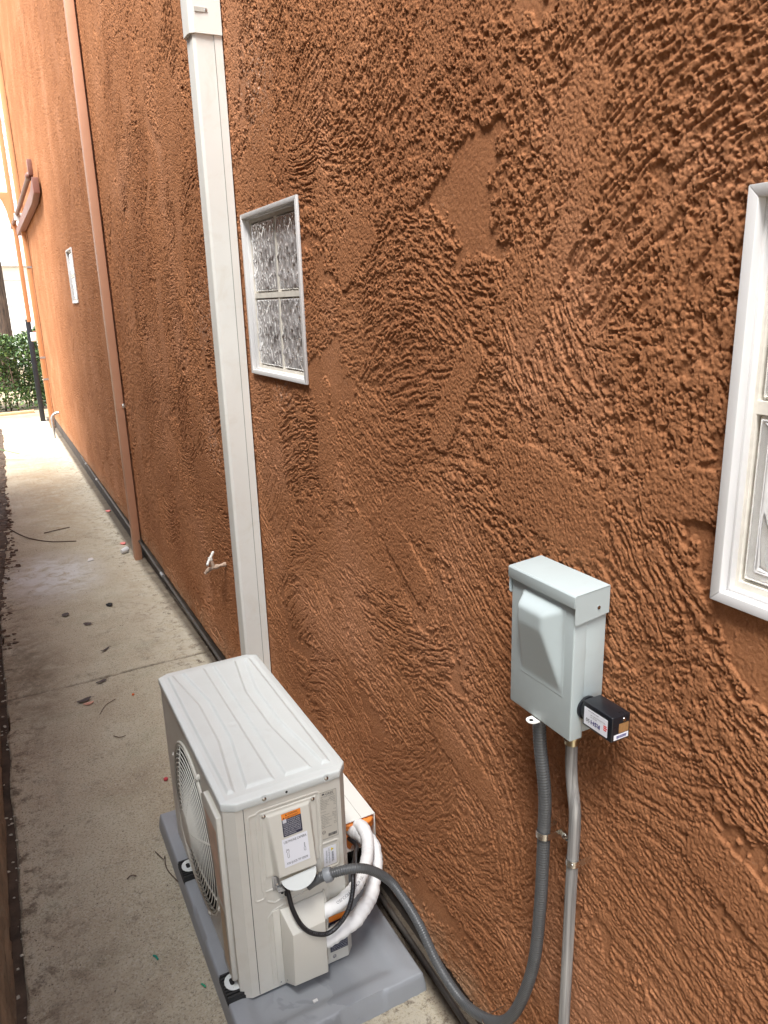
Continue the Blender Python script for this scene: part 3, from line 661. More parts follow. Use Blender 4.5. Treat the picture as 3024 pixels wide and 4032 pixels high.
# near side: seam, embossed frames, wiring cover
MB().box((-.4660, Y0-.0006, .058), (-.4646, Y0+.002, .6244)).build('seam', M_DARK, ac)
def ridge_frame(pts, closed=True, r=.0035, name='pressed_rib'):
    p = [(x, Y0-.0002, z) for x, z in pts]; path = []
    q = p+[p[0]] if closed else p
    for i in range(len(q)-1):
        a_, b_ = Vector(q[i]), Vector(q[i+1]); nn_ = max(2, int((b_-a_).length/.006)); path += [a_.lerp(b_, k/nn_) for k in range(nn_)]
    path.append(Vector(q[-1]))
    fr = []; M = MB(); n8 = 8
    for i, c_ in enumerate(path):
        T = (path[min(i+1, len(path)-1)]-path[max(i-1, 0)]).normalized(); S = T.cross(Vector((0, 1, 0))).normalized()
        fr.append([c_+S*r*math.cos(t)+Vector((0, -1, 0))*r*.38*math.sin(t) for t in [math.pi*k/7 for k in range(8)]])
    v = [p_ for row in fr for p_ in row]; f = [(i*8+k, i*8+k+1, (i+1)*8+k+1, (i+1)*8+k) for i in range(len(fr)-1) for k in range(7)]
    M.add(v, f); return M.build(name, M_CABINET, ac, smooth=True)
def rr_(x0, x1, z0, z1, rad, n=4):
    out = []
    for cx, cz, a0 in ((x1-rad, z1-rad, 0), (x0+rad, z1-rad, 90), (x0+rad, z0+rad, 180), (x1-rad, z0+rad, 270)):
        for k in range(n+1): a_ = R_(a0+k*90/n); out.append((cx+rad*math.cos(a_), cz+rad*math.sin(a_)))
    return out
ridge_frame(rr_(-.455, -.430, .345, .598, .008)); ridge_frame(rr_(-.434, -.268, .365, .604, .010))
ridge_frame([(-.425, .070), (-.425, .285), (-.410, .300), (-.255, .335)], False); ridge_frame([(-.408, .070), (-.408, .280), (-.395, .29)], False)
ridge_frame(rr_(-.272, -.222, .365, .443, .008)); ridge_frame([(-.425, .335), (-.405, .322), (-.300, .345), (-.262, .352), (-.256, .30), (-.256, .21)], False)
# wiring cover: plate and tapered bulge (height field towards -y)
xs = np.linspace(-.424, -.276, 80); zs = np.linspace(.405, .597, 100); X, Z = np.meshgrid(xs, zs, indexing='ij')
lft = np.interp(Z, [.41, .585], [-.405, -.416]); rgt = np.interp(Z, [.41, .585], [-.286, -.291])
dp = .004+.026*np.clip((.586-Z)/.176, 0, 1); ed = np.minimum(np.minimum(X-lft, rgt-X)/.011, np.minimum((Z-.408)/.010, (.590-Z)/.008))
h = .0022+dp*sst(0, 1, ed); h[0, :] = h[-1, :] = -.002; h[:, 0] = h[:, -1] = -.002
wc = gridmesh('wiring_cover', np.stack([X, Y0-h, Z], -1), M_PLASTIC, ac, flip=True)
for (sx, sz) in ((-.4165, .587), (-.2865, .590)):
    MB().lathe((sx, Y0-.002, sz), (0, -1, 0), [(0, .0058), (.0018, .0052), (.003, .002), (.0032, .0005)], 14).build('screw', M_SCREW, wc, smooth=True, angle=50)
for (sx, sz) in ((-.407, .069), (-.251, .073), (-.343, .290)):
    MB().lathe((sx, Y0+.001, sz), (0, -1, 0), [(0, .0062), (.0025, .0055), (.004, .002), (.0042, .0005)], 14).build('screw', M_SCREW, ac, smooth=True, angle=50)
# stickers (on the sloping wiring cover)
upv = Vector((0, -.026/.176, -1)).normalized()*-1; rt = Vector((1, 0, .035)).normalized()
def on_cover(x, z): return Vector((x, Y0-.0022-.004-.026*min(1, max(0, (.586-z)/.176))-.0006, z))  # callers' x, z were slid along the camera's line of sight onto this slope
o1 = on_cover(-.374, .519); s1 = plate(MB(), o1, rt, upv, .051, .061, .0003, .002).build('warning_sticker', M_NAVY, ac)
plate(MB(), o1+upv*.046+Vector((0, -.0004, 0)), rt, upv, .051, .015, .0002, .0015).build('orange_header', M_PORANGE, s1)
plate(MB(), o1+upv*.036+rt*.002+Vector((0, -.0004, 0)), rt, upv, .010, .011, .0002, .001).build('hand_symbol', M_WINK, s1)
text('lettering', 'WARNING', .0062, o1+upv*.0545+rt*.016, rt, upv, M_INK, s1, .0012, fit=.026, bold=.00)
text('lettering', 'AVERTISSEMENT', .0055, o1+upv*.0478+rt*.009, rt, upv, M_INK, s1, .0012, fit=.036)
tri = MB()
for (tx, tz) in ((.010, .0545), (.003, .0478)):
    b_ = o1+rt*tx+upv*tz+Vector((0, -.0013, 0)); tri.add([b_, b_+rt*.0045, b_+rt*.00225+upv*.005], [(0, 1, 2)])
tri.build('hazard_triangle', M_INK, s1)
lines = ['RISK OF ELECTRIC SHOCK', 'CAN CAUSE INJURY OR DEATH', 'DISCONNECT ALL REMOTE ELECTRIC', 'POWER SUPPLIES BEFORE SERVICING', 'RISQUE DE CHOCS ELECTRIQUES PEUT', 'CAUSER DES BLESSURES ET MEME', 'ENTRAINER LA MORT. COUPER LES', 'SOURCES ALIMENTATION A DISTANCE', 'AVANT LE DEPANNAGE']
for i, s_ in enumerate(lines):
    x_ = .014 if i < 2 else .0025; text('lettering', s_, .0046, o1+upv*(.0405-.0047*i)+rt*x_, rt, upv, M_WINK, s1, .0007, fit=(.0475-x_)*(1 if i < 8 else .7))
o2 = on_cover(-.380, .439); s2 = plate(MB(), o2, rt, upv, .068, .0755, .0003, .001).build('instruction_sticker', M_PAPER, ac)
text('lettering', 'USE PHONE CAMERA', .0092, o2+upv*.0635+rt*.004, rt, upv, M_INK, s2, .0009, fit=.060)
text('lettering', 'FOR QUICK TIP VIDEOS', .0085, o2+upv*.0065+rt*.006, rt, upv, M_INK, s2, .0009, fit=.056)
def flatshape(pts, o, name, m, par, hole=None):
    M = MB(); M.add([o+rt*x+upv*z+Vector((0, -.0008, 0)) for x, z in pts], [tuple(range(len(pts)))]); return M.build(name, m, par)
def tool_outline(par):
    M = MB()
    def st(p, q, wd=.0007):
        nonlocal M
        p = Vector(p); q = Vector(q); d = (q-p).normalized()*wd/2; nn_ = Vector((-d.y, d.x))
        M.add([o2+rt*a_.x+upv*a_.y+Vector((0, -.0009, 0)) for a_ in (p-d+nn_, q+d+nn_, q+d-nn_, p-d-nn_)], [(0, 1, 2, 3)])
    wr = [(.0105, .026), (.0100, .038), (.0080, .042), (.0090, .047), (.0108, .0475), (.0108, .0435), (.0130, .0435), (.0132, .0470), (.0152, .0455), (.0155, .041), (.0140, .038), (.0148, .026), (.0125, .0235), (.0105, .026)]
    sd_ = [(.0550, .028), (.0550, .036), (.0562, .037), (.0562, .0475), (.0578, .0475), (.0578, .037), (.0592, .036), (.0592, .028), (.0571, .0265), (.0550, .028)]
    for w_, nm in ((wr, 'wrench_icon'), (sd_, 'screwdriver_icon')):
        M = MB()
        for p, q in zip(w_, w_[1:]): st(p, q)
        M.build(nm, M_INK, par)
tool_outline(s2)
# nameplate (flat on the side)
rx = Vector((1, 0, 0)); uz = Vector((0, 0, 1))
o3 = Vector((-.2705, Y0-.0006, .456)); s3 = plate(MB(), o3, rx, uz, .050, .141, .0003, .002).build('nameplate', M_PLATE, ac)
bd = MB()
for lo, hi in (((0, 0), (.05, .0006)), ((0, .1404), (.05, .141)), ((0, 0), (.0006, .141)), ((.0494, 0), (.05, .141))):
    plate(bd, o3+rx*lo[0]+uz*lo[1]+Vector((0, -.0003, 0)), rx, uz, hi[0]-lo[0], hi[1]-lo[1], .0002)
bd.build('border', M_GREYINK, s3)
text('lettering', 'GREE', .0095, o3+rx*.019+uz*.1305, rx, uz, M_INK, s3, .0007, fit=.022, bold=.0)
lg = MB()
pts = [(.0135+.0035*math.cos(t), .1338+.0035*math.sin(t)) for t in [R_(a_) for a_ in range(-60, 230, 15)]] + [(.0112, .1315), (.0150, .1352), (.0142, .1330)]
lg.add([o3+rx*x+uz*z+Vector((0, -.0007, 0)) for x, z in pts], [tuple(range(len(pts)))]); lg.build('emblem', M_INK, s3)
text('lettering', 'SPLIT TYPE AIR CONDITIONER', .0042, o3+rx*.006+uz*.1255, rx, uz, M_GREYINK, s3, .0007, fit=.038)
left = ['Model', 'Cooling Capacity', 'Heating Capacity', 'Rated Voltage', 'Rated Frequency', 'Rated Input', 'Refrigerant', '', 'Fan Motor', '', 'Design Pressure', 'High Side', 'Operating Pressure', 'Max. Pressure', 'Moisture Protection', 'Climate Type', 'Sound Pressure', 'Weight', 'Manufactured Date']
right = ['18000 Btu/h', '19000 Btu/h', '208/230V', '60Hz', '15A', 'R32', '', '', '0.4A', '', '550psig', '340psig', '550psig', '25A', 'IPX4', 'T1', '54dB', '82 lb', '']
for i, (l, r) in enumerate(zip(left, right)):
    if l: text('lettering', l, .0038, o3+rx*.003+uz*(.1195-.0047*i), rx, uz, M_GREYINK, s3, .0007)
    if r: text('lettering', r, .0038, o3+rx*.047+uz*(.1195-.0047*i), rx, uz, M_GREYINK, s3, .0007, align='RIGHT')
bc = MB(); x_ = .022; rb = random.Random(3)
while x_ < .045:
    w_ = rb.choice([.0004, .0007, .0011]); plate(bc, o3+rx*x_+uz*.0055+Vector((0, -.0003, 0)), rx, uz, w_, .0085, .0002); x_ += w_+rb.choice([.0004, .0007])
bc.build('barcode', M_INK, s3)
cm = MB(); cc_ = o3+rx*.010+uz*.0215
for k in range(20):
    a0, a1 = R_(k*18), R_(k*18+18.5); cm.add([cc_+rx*r*math.cos(a_)+uz*r*math.sin(a_)+Vector((0, -.0005, 0)) for r, a_ in ((.0050, a0), (.0050, a1), (.0041, a1), (.0041, a0))], [(0, 1, 2, 3)])
cm.build('approval_mark', M_INK, s3); text('lettering', 'ETL', .005, cc_-rx*.0032-uz*.0016, rx, uz, M_INK, s3, .0007, fit=.0062)
# small warning sticker, turned on its side
o4 = Vector((-.2655, Y0-.0008, .3725)); s4 = plate(MB(), o4, rx, uz, .036, .058, .0003, .001).build('warning_sticker', M_PAPER, ac)
text('lettering', 'WARNING:', .009, o4+rx*.0225+uz*.040, -uz, rx, M_INK, s4, .0008, fit=.032)
text('lettering', 'Cancer and Reproductive Harm', .0052, o4+rx*.0145+uz*.054, -uz, rx, M_GREYINK, s4, .0008, fit=.048)
text('lettering', 'www.P65Warnings.ca.gov', .0052, o4+rx*.0070+uz*.048, -uz, rx, M_GREYINK, s4, .0008, fit=.040)
q_ = o4+rx*.0215+uz*.0425+Vector((0, -.0008, 0)); MB().add([q_, q_+uz*.010, q_+rx*.0085+uz*.005], [(0, 1, 2)]).build('hazard_triangle', M_YELLOW, s4)
# lower dark sticker
o5 = Vector((-.2620, Y0-.0008, .090)); s5 = plate(MB(), o5, rx, uz, .052, .118, .0003, .001).build('warning_sticker', M_NAVY, ac)
plate(MB(), o5+uz*.100+Vector((0, -.0003, 0)), rx, uz, .052, .018, .0002).build('orange_header', M_PORANGE, s5)
for zz_ in (.040, .080): plate(MB(), o5+uz*zz_+rx*.003+Vector((0, -.0003, 0)), rx, uz, .013, .011, .0002).build('symbol_box', M_WINK, s5)
for i in range(17):
    z_ = .003+i*.0055
    x_ = .018 if .034 < z_ < .056 or .074 < z_ < .095 else .003
    text('lettering', ['Read the manual before servicing', 'Consulter le manuel avant entretien', 'Refrigerant under pressure inside'][i % 3], .0045, o5+rx*x_+uz*z_, rx, uz, M_WINK, s5, .0007, fit=.049-x_)
# valve cover, lower block
def loft(name, rings, m, par, bevel=0):
    M = MB(); n_ = len(rings[0]); v = [p for r in rings for p in r]
    f = [tuple(range(n_-1, -1, -1)), tuple(range((len(rings)-1)*n_, len(rings)*n_))]
    for k in range(len(rings)-1): f += [(k*n_+i, k*n_+(i+1) % n_, (k+1)*n_+(i+1) % n_, (k+1)*n_+i) for i in range(n_)]
    M.add(v, f); return M.build(name, m, par, bevel=bevel, seg=3)
vc = loft('valve_cover', [[(-.397, Y0, .062), (-.272, Y0, .062), (-.272, Y0, .300), (-.395, Y0, .296)],
                     [(-.396, Y0-.004, .062), (-.272, Y0-.004, .062), (-.272, Y0-.004, .300), (-.394, Y0-.004, .294)],
                     [(-.384, Y0-.050, .088), (-.290, Y0-.050, .085), (-.290, Y0-.050, .252), (-.380, Y0-.050, .248)]], M_PLASTIC, ac, .010)
MB().prism([(Y0+.001, .075), (Y0-.014, .082), (Y0-.014, .270), (Y0-.006, .305), (Y0+.001, .305)], 0, -.2745, -.2695).build('cover_flange', M_PLASTIC, vc, bevel=.001)
MB().box((-.415, Y0-.003, .062), (-.396, Y0+.001, .300)).build('cover_flange', M_PLASTIC, vc, bevel=.001)
MB().lathe((-.388, Y0-.012, .079), (0, -1, 0), [(0, .006), (.004, .0055), (.006, .002)], 14).build('screw', M_SCREW, vc, smooth=True, angle=50)
# conduit cap: bent half round flap
M = MB(); pts = []; nn_ = 18
for k in range(nn_+1):
    t = math.pi*k/nn_; pts.append((-.345-.047*math.cos(t), .036*math.sin(t)))
v = [(x, Y0-.026-.75*d, .405-.70*d+.0014*s_) for s_ in (0, 1) for x, d in pts]
# slope it: rises slightly to the right as the cover's lower edge does
v = [(x, y, z+(x+.345)*.06) for x, y, z in v]
M.add(v, [tuple(range(nn_+1)), tuple(range(2*nn_+1, nn_, -1))]+[(i, (i+1) % (nn_+1), (i+1) % (nn_+1)+nn_+1, i+nn_+1) for i in range(nn_+1)])
M.build('conduit_cap', M_LID, ac, smooth=True, angle=30)
MB().box((-.408, Y0-.004, .362), (-.390, Y0+.001, .402)).box((-.400, Y0-.022, .366), (-.300, Y0, .370)).build('terminal_bracket', M_STEEL, ac, bevel=.0006)
MB().lathe((-.396, Y0-.004, .378), (0, -1, 0), [(0, .005), (.0018, .0045), (.003, .001)], 12).build('screw', M_SCREW, ac, smooth=True, angle=50)
MB().cyl((-.377, Y0-.018, .366), (-.377, Y0-.018, .350), .007, 12).cyl((-.388, Y0-.014, .366), (-.388, Y0-.014, .356), .004, 8).build('cable_gland', M_DARK, ac)
# feet: stamped lugs with slot and bolts, on the rubber
for yc, far in ((1.60, 0), (2.085, 1)):
    pts = []
    for k in range(9):
        t = R_(90+k*22.5); pts.append((-.520+.024*math.cos(t), yc+.028*math.sin(t)))
    pts += [(-.47, yc-.028), (-.47, yc+.028)]
    ft = MB().prism(pts, 2, .0775, .0805).build('foot', M_LID, ac, bevel=.0012)
    MB().prism(rr_(-.530, -.518, yc-.011, yc+.011, .0055, 3), 2, .0803, .0812).build('slot', M_DARK, ft)
    for dy_ in (-.019, .019): MB().lathe((-.522, yc+dy_, .0805), (0, 0, 1), [(0, .0052), (.0025, .005), (.0035, .002)], 12).build('bolt', M_LID, ft, smooth=True, angle=50)

# ------------------------------------------------------------------ insulated pipes, cable
def wrap_text(path, r, s0, ang0, rev=False):
    fr = frames(path)
    def fn(x, y):
        s_ = s0+x; k = min(range(len(fr)), key=lambda i: abs(fr[i][3]-s_)); k = min(k, len(fr)-2); c_, N_, B_, L_ = fr[k]; T = (fr[k+1][0]-c_).normalized()
        c_ = c_+T*(s_-L_); t = ang0+y/r
        return c_+(r+.0006)*(math.cos(t)*N_+math.sin(t)*B_)
    return fn
def face_angle(path, s0, toward):
    fr = frames(path); c_, N_, B_, L_ = min(fr, key=lambda q: abs(q[3]-s0)); d = (Vector(toward)-c_).normalized(); return math.atan2(d.dot(B_), d.dot(N_))
p_out = spline([(-.068, 1.86, .220), (-.070, 1.79, .238), (-.064, 1.73, .258), (-.058, 1.685, .252), (-.070, 1.645, .228), (-.095, 1.610, .208), (-.122, 1.575, .195), (-.158, 1.548, .190), (-.193, 1.530, .182), (-.234, 1.522, .178), (-.262, 1.520, .172), (-.285, 1.524, .165)], .0035)  # pipe and cable path points baked from image pixels at chosen depths
rnd_ = np.random.RandomState(4); wr_ = rnd_.rand(400)
def wrinkle(r0, amp, seed):
    def fn(L): return r0 + 1.6*amp*(math.sin(L*520+3*math.sin(L*61))*.35) + 1.5*amp*(math.sin(L*310+2*math.sin(L*47+seed))*.5+math.sin(L*140+seed)*.4) + .002*math.exp(-((L-.12)/.06)**2)
    return fn
outp = MB().tube(p_out, wrinkle(.0215, .0009, 1), 20).build('insulated_pipe', M_INSUL, smooth=True)
tag(outp, 'thicker outer white insulated pipe curving from the duct to the valve cover', 'insulated pipe', 'white insulated pipes')
p_in = spline([(-.052, 1.86, .236), (-.056, 1.80, .250), (-.062, 1.735, .278), (-.076, 1.680, .282), (-.108, 1.620, .279), (-.150, 1.572, .272), (-.190, 1.540, .272), (-.230, 1.524, .268), (-.262, 1.522, .262), (-.285, 1.528, .250)], .0035)
inp = MB().tube(p_in, wrinkle(.0178, .0006, 2), 20).build('insulated_pipe', M_INSUL, smooth=True)
tag(inp, 'thinner inner white insulated refrigerant pipe printed with grey lettering', 'insulated pipe', 'white insulated pipes')
pr = p_in[::-1]; s0 = .040; text('lettering', 'GELCOPPER 1/4" X 1/2"', .010, (0, 0, 0), (1, 0, 0), (0, 0, 1), mat('soft_grey_print', (.16, .16, .17), .5), inp, wrap=wrap_text(pr, .0184, s0, face_angle(pr, s0+.04, (-.85, 0, 1.8))-.25))
p_cab = spline([(-.377, 1.530, .372), (-.3745, 1.524, .350), (-.371, 1.512, .315), (-.358, 1.500, .275), (-.338, 1.497, .243), (-.311, 1.495, .222), (-.286, 1.495, .213), (-.259, 1.497, .220), (-.228, 1.498, .250), (-.205, 1.510, .290), (-.182, 1.55, .320), (-.140, 1.63, .295), (-.095, 1.72, .245), (-.088, 1.80, .215), (-.08, 1.85, .21)], .004)
cab = MB().tube(p_cab, .0062, 12).build('power_cable', M_CABLE, smooth=True)
tag(cab, 'glossy black cable hanging in a loop below the wiring cover', 'cable')
s0 = .10; text('lettering', '600V SUN RES 75C DIR BUR SUN RES E54 FT2 CABLE', .006, (0, 0, 0), (1, 0, 0), (0, 0, 1), mat('faint_print', (.12, .12, .13), .5), cab, wrap=wrap_text(p_cab, .0062, s0, face_angle(p_cab, .2, (-.85, 0, 1.8))-.3), fit=.26)

# ------------------------------------------------------------------ flexible grey conduit
fc_pts = [(-.290, 1.518, .374), (-.270, 1.508, .381), (-.229, 1.490, .392), (-.194, 1.480, .389), (-.158, 1.476, .368), (-.118, 1.470, .328), (-.100, 1.442, .300), (-.085, 1.372, .258), (-.073, 1.290, .186), (-.060, 1.205, .154), (-.053, 1.125, .180), (-.048, 1.055, .238), (-.045, 1.006, .332), (-.040, .968, .477), (-.040, .953, .645), (-.040, .950, .81), (-.043, .948, .90), (-.050, .957, 1.00), (-.052, .960, 1.062)]  # points baked from image pixels, each at a chosen offset from the wall
fp = spline(fc_pts, .0013)
def ribs(L): return .0122 + .00045*math.sin(L*2*math.pi/.0058)
flex = MB().tube(fp, ribs, 18).build('flexible_conduit', M_CONDUIT, smooth=True)
tag(flex, 'ribbed grey flexible conduit sagging from the disconnect box to the air conditioner', 'conduit')
d_ = Vector((-.270, 1.508, .381))-Vector((-.300, 1.522, .368)); M = MB()
M.tube([(-.322, 1.528, .352), (-.306, 1.524, .362), (-.290, 1.518, .371), (-.272, 1.509, .380)], .0118, 16)
M.build('connector', M_CONDUIT, flex, smooth=True, angle=40)
a_ = Vector((-.278, 1.512, .3775)); b_ = Vector((-.258, 1.502, .3865)); MB().lathe(a_, b_-a_, [(-.001, .010), (0, .0185), (.012, .0190), (.015, .0175), (.019, .0165), (.0195, .012)], 24).build('compression_nut', worn('light_grey_plastic', (.24, .255, .27), .4), flex, smooth=True, angle=35)
text('lettering', 'UL TYPE LFNC 1/2 SUNLIGHT RESISTANT', .008, (0, 0, 0), (1, 0, 0), (0, 0, 1), M_GREYINK, flex, wrap=wrap_text(fp, .0126, .36, face_angle(fp, .42, (-.85, 0, 1.8))-.2), fit=.13)

# ------------------------------------------------------------------ disconnect box
db = empty('disconnect_box', (0, .94, 1.06), 'light grey metal electrical disconnect box with a hooded lid on the stucco wall', 'electrical box')
MB().box((-.044, .8585, 1.078), (-.0010, 1.0225, 1.330)).build('back_box', M_GREYBOX, db, bevel=.001)
cv = MB().box((-.0700, .8570, 1.067), (-.0425, 1.0240, 1.326)).build('front_cover', M_GREYBOX, db, bevel=.0025, seg=3)
hd = MB(); t = .002
hd.prism([(-.0755, 1.3140), (-.0755, 1.3335), (-.073, 1.3360), (-.0010, 1.3412), (-.0010, 1.3385), (-.0730, 1.3335), (-.0735, 1.3140)], 1, .8525, 1.0285)
hd.build('hood', M_GREYBOX, db, bevel=.0006)
for y_, nm in ((.8525, 0), (1.0268, 1)):
    MB().prism([(-.0732, 1.288), (-.070, 1.2840), (-.0010, 1.293), (-.0010, 1.3400), (-.0732, 1.3345)], 1, y_, y_+.0016).build('hood', M_GREYBOX, db)
MB().lathe((-.024, .8525, 1.3065), (0, -1, 0), [(0, .0036), (.001, .0033), (.0012, .0008)], 12).build('rivet', M_SCREW, db, smooth=True, angle=40)
# embossed wedge on the cover
ys = np.linspace(.878, .996, 90); zs = np.linspace(1.140, 1.306, 110); Y, Z = np.meshgrid(ys, zs, indexing='ij')
e = np.minimum(np.minimum((Y-.8835)/.030, (.9905-Y)/.012), np.minimum((1.3005-Z)/.016, (Z-1.150)/.105+0*Y))
h = .024*sst(0, 1.0, np.clip(e, 0, 1))*1.0
h = .024*np.clip(e, 0, 1); 
for _ in range(22): h[1:-1, 1:-1] = (h[1:-1, 1:-1]*2+h[:-2, 1:-1]+h[2:, 1:-1]+h[1:-1, :-2]+h[1:-1, 2:])/6
X = -.0702-h; X[0, :] = X[-1, :] = -.0690; X[:, 0] = X[:, -1] = -.0690
gridmesh('embossed_dome', np.stack([X, Y, Z], -1), M_GREYBOX, cv)
# locking ear under the cover
pts = [(-.071, .934), (-.071, .957)] + [(-.079+.0115*math.cos(t), .9455+.0115*math.sin(t)) for t in [R_(a_) for a_ in range(100, 261, 20)]]
MB().prism(pts, 2, 1.0655, 1.0672).build('locking_ear', M_DUCT, db)
MB().cyl((-.0815, .9455, 1.0670), (-.0815, .9455, 1.0676), .0038, 14).build('ear_hole', M_DARK, db)

# surge protector
sp_ = empty('surge_protector', (-.03, .845, 1.12), 'small black plastic surge protector with printed label on the side of the grey electrical box', 'surge protector')
MB().box((-.0545, .778, 1.104), (-.0155, .846, 1.1490)).build('case', M_BLACKBOX, sp_, bevel=.0022, seg=3)
MB().lathe((-.036, .8572, 1.125), (0, -1, 0), [(0, .021), (.0015, .0215), (.004, .021), (.0045, .018), (.012, .018)], 28).build('mounting_nut', M_BLACKBOX, sp_, smooth=True, angle=35)
uy = Vector((0, -1, 0)); lo_ = Vector((-.0547, .8415, 1.1085))
lb = plate(MB(), lo_, uy, uz, .054, .0320, .0002, .0008).build('label_sticker', M_PAPER, sp_)
def updown(s_, size, y_, z_, m, fit=None, bold=0): # text turned upside down; y_, z_ in sticker space from lower left
    return text('lettering', s_, size, lo_+uy*y_+uz*z_, -uy, -uz, m, lb, -.0006 if False else .0008, fit=fit, bold=bold)
updown('RSH', .0105, .0385, .0145, M_BLUEINK, .021, .0002); updown('50', .0095, .0145, .0140, M_INK, .0085)
updown('TYPE 2 SURGE DEVICE', .0030, .050, .0245, M_GREYINK, .020); updown('120/240V  50kA', .0030, .030, .0240, M_GREYINK, .014); updown('60Hz  IPX4  1 PH', .0030, .030, .0205, M_GREYINK, .014)
updown('www.surgeprotect', .0030, .034, .0295, M_INK, .024)
m_ = MB()
for (a0, b0, w_, h_) in ((.0455, .0110, .007, .0018), (.0455, .0145, .0085, .0018), (.0455, .0180, .007, .0018)): plate(m_, lo_+uy*(a0-.0)+uz*b0+Vector((-.0003, 0, 0)), uy, uz, w_*.95, h_, .0002)
m_.build('emblem', M_RED, lb)
ne = Vector((-.0500, .7777, 1.1075)); ln = plate(MB(), ne, rx, uz, .031, .0095, .0002).build('barcode_sticker', M_PAPER, sp_)
bc = MB(); x_ = .006
while x_ < .027: w_ = rb.choice([.0004, .0008]); plate(bc, ne+rx*x_+uz*.0022+Vector((0, -.0003, 0)), rx, uz, w_, .0050, .0002); x_ += w_+.0006
bc.build('barcode', M_BLUEINK, ln)
plate(MB(), ne+rx*.010+uz*.0105, rx, uz, .021, .0170, .0002, .0005).build('foil_sticker', M_GOLD, sp_)
MB().lathe((-.0290, .778, 1.1405), (0, -1, 0), [(0, .0035), (.0012, .003), (.0014, .0005)], 12).build('screw', M_SCREW, sp_, smooth=True, angle=40)

# steel conduit down from the box
em = empty('steel_conduit', (-.03, .885, .02), 'bare galvanised steel conduit running down the wall from the disconnect box', 'conduit')
MB().tube(spline([(-.032, .893, 1.045), (-.0315, .893, 1.0), (-.031, .889, .955), (-.030, .880, .905), (-.030, .878, .86), (-.030, .880, .75), (-.030, .881, .60), (-.030, .883, .30), (-.030, .884, .0)], .01), .0108, 20).build('pipe', M_STEEL, em, smooth=True)
MB().lathe((-.032, .893, 1.0675), (0, 0, -1), [(0, .016), (.003, .0165), (.004, .0145), (.010, .0145), (.012, .0168), (.020, .0165), (.021, .013), (.034, .013)], 24).build('connector', M_BRASS, em, smooth=True, angle=30)
MB().lathe((-.032-.0165, .888, 1.050), (-1, -.3, 0), [(0, .004), (.003, .004), (.0035, .001)], 10).build('screw', M_SCREW, em, smooth=True, angle=40)
# straps
def strap(name, c_, r, ear, label, w_=.014):
    e_ = empty(name, c_, label, 'pipe strap', 'pipe straps')
    M = MB(); pts = []
    for k in range(13):
        t = R_(90+k*15) if ear < 0 else R_(90+k*15)
        pts.append((c_[0]+r*math.cos(t), c_[1]+r*math.sin(t)))
    a_ = [(0.002, c_[1]+r)] + pts + [(0.002 if ear == 0 else -.010, c_[1]-r)]
    if ear: a_ += [(-.0105, c_[1]-r-.004), (-.0105, c_[1]-r-.022)]
    th = .0015; v = []
    for (x, y) in a_: v += [(x, y, c_[2]-w_/2), (x, y, c_[2]+w_/2)]
    cx, cy = c_[0], c_[1]
    for i, (x, y) in enumerate(a_):
        d = Vector((x-cx, y-cy)).normalized()*th
        if ear and i >= len(a_)-2: d = Vector((-th, 0))
        v += [(x+d.x, y+d.y, c_[2]-w_/2), (x+d.x, y+d.y, c_[2]+w_/2)]
    n_ = len(a_); f = []
    for i in range(n_-1):
        f += [(2*i, 2*i+2, 2*i+3, 2*i+1), (2*n_+2*i, 2*n_+2*i+1, 2*n_+2*i+3, 2*n_+2*i+2), (2*i, 2*n_+2*i, 2*n_+2*i+2, 2*i+2), (2*i+1, 2*i+3, 2*n_+2*i+3, 2*n_+2*i+1)]
    f += [(0, 1, 2*n_+1, 2*n_), (2*n_-2, 4*n_-2, 4*n_-1, 2*n_-1)]
    M.add(v, f); M.build('band', M_SHINY, e_, smooth=True, angle=35)
    if ear: MB().lathe((-.012, c_[1]-r-.013, c_[2]), (-1, 0, 0), [(-.01, .003), (0, .0055), (.003, .005), (.005, .0018)], 8).build('screw', M_SHINY, e_, smooth=True, angle=35)
    else: MB().lathe((c_[0]-r*.75, c_[1]-r*.75, c_[2]), (-1, -1, 0), [(0, .003), (.002, .0028), (.0025, .0005)], 10).build('screw', M_SCREW, e_, smooth=True, angle=35)
    return e_
strap('pipe_strap', (-.040, .950, .808), .0136, 1, 'shiny one hole strap with a wing screw on the grey flexible conduit')
strap('pipe_strap', (-.030, .879, .793), .0116, 0, 'plain zinc strap round the bare steel conduit')
strap('pipe_strap', (-.052, 1.105, .190), .0136, 0, 'thin zinc strap at the lowest sag of the grey flexible conduit', .004)

# ------------------------------------------------------------------ hose tap
tp = empty('hose_tap', (0, 3.33, .62), 'small old brass garden tap with white cross handle on the wall left of the duct', 'tap')
M_TAP = worn('corroded_painted_brass', (.42, .30, .22), .75, .35, 70, .5, 200, dirt=(.70, .60, .52), dirt_amt=.9)
M = MB(); M.tube(spline([(.01, 3.325, .622), (-.02, 3.326, .620), (-.05, 3.33, .614), (-.075, 3.336, .606), (-.092, 3.343, .588)], .004), lambda L: .0095+.0022*math.sin(L*160), 14)
M.tube(spline([(-.052, 3.331, .613), (-.056, 3.333, .630), (-.061, 3.337, .652)], .004), lambda L: .0105-.07*L, 12)
M.build('spout', M_TAP, tp, smooth=True)
M = MB(); M.cyl((-.061, 3.337, .650), (-.064, 3.339, .665), .010, 12)
M.tube([(-.088, 3.300, .642), (-.076, 3.322, .652), (-.063, 3.338, .660), (-.050, 3.356, .668), (-.038, 3.374, .676)], .0062, 10)
M.build('handle', M_DUCT, tp, smooth=True, angle=45)

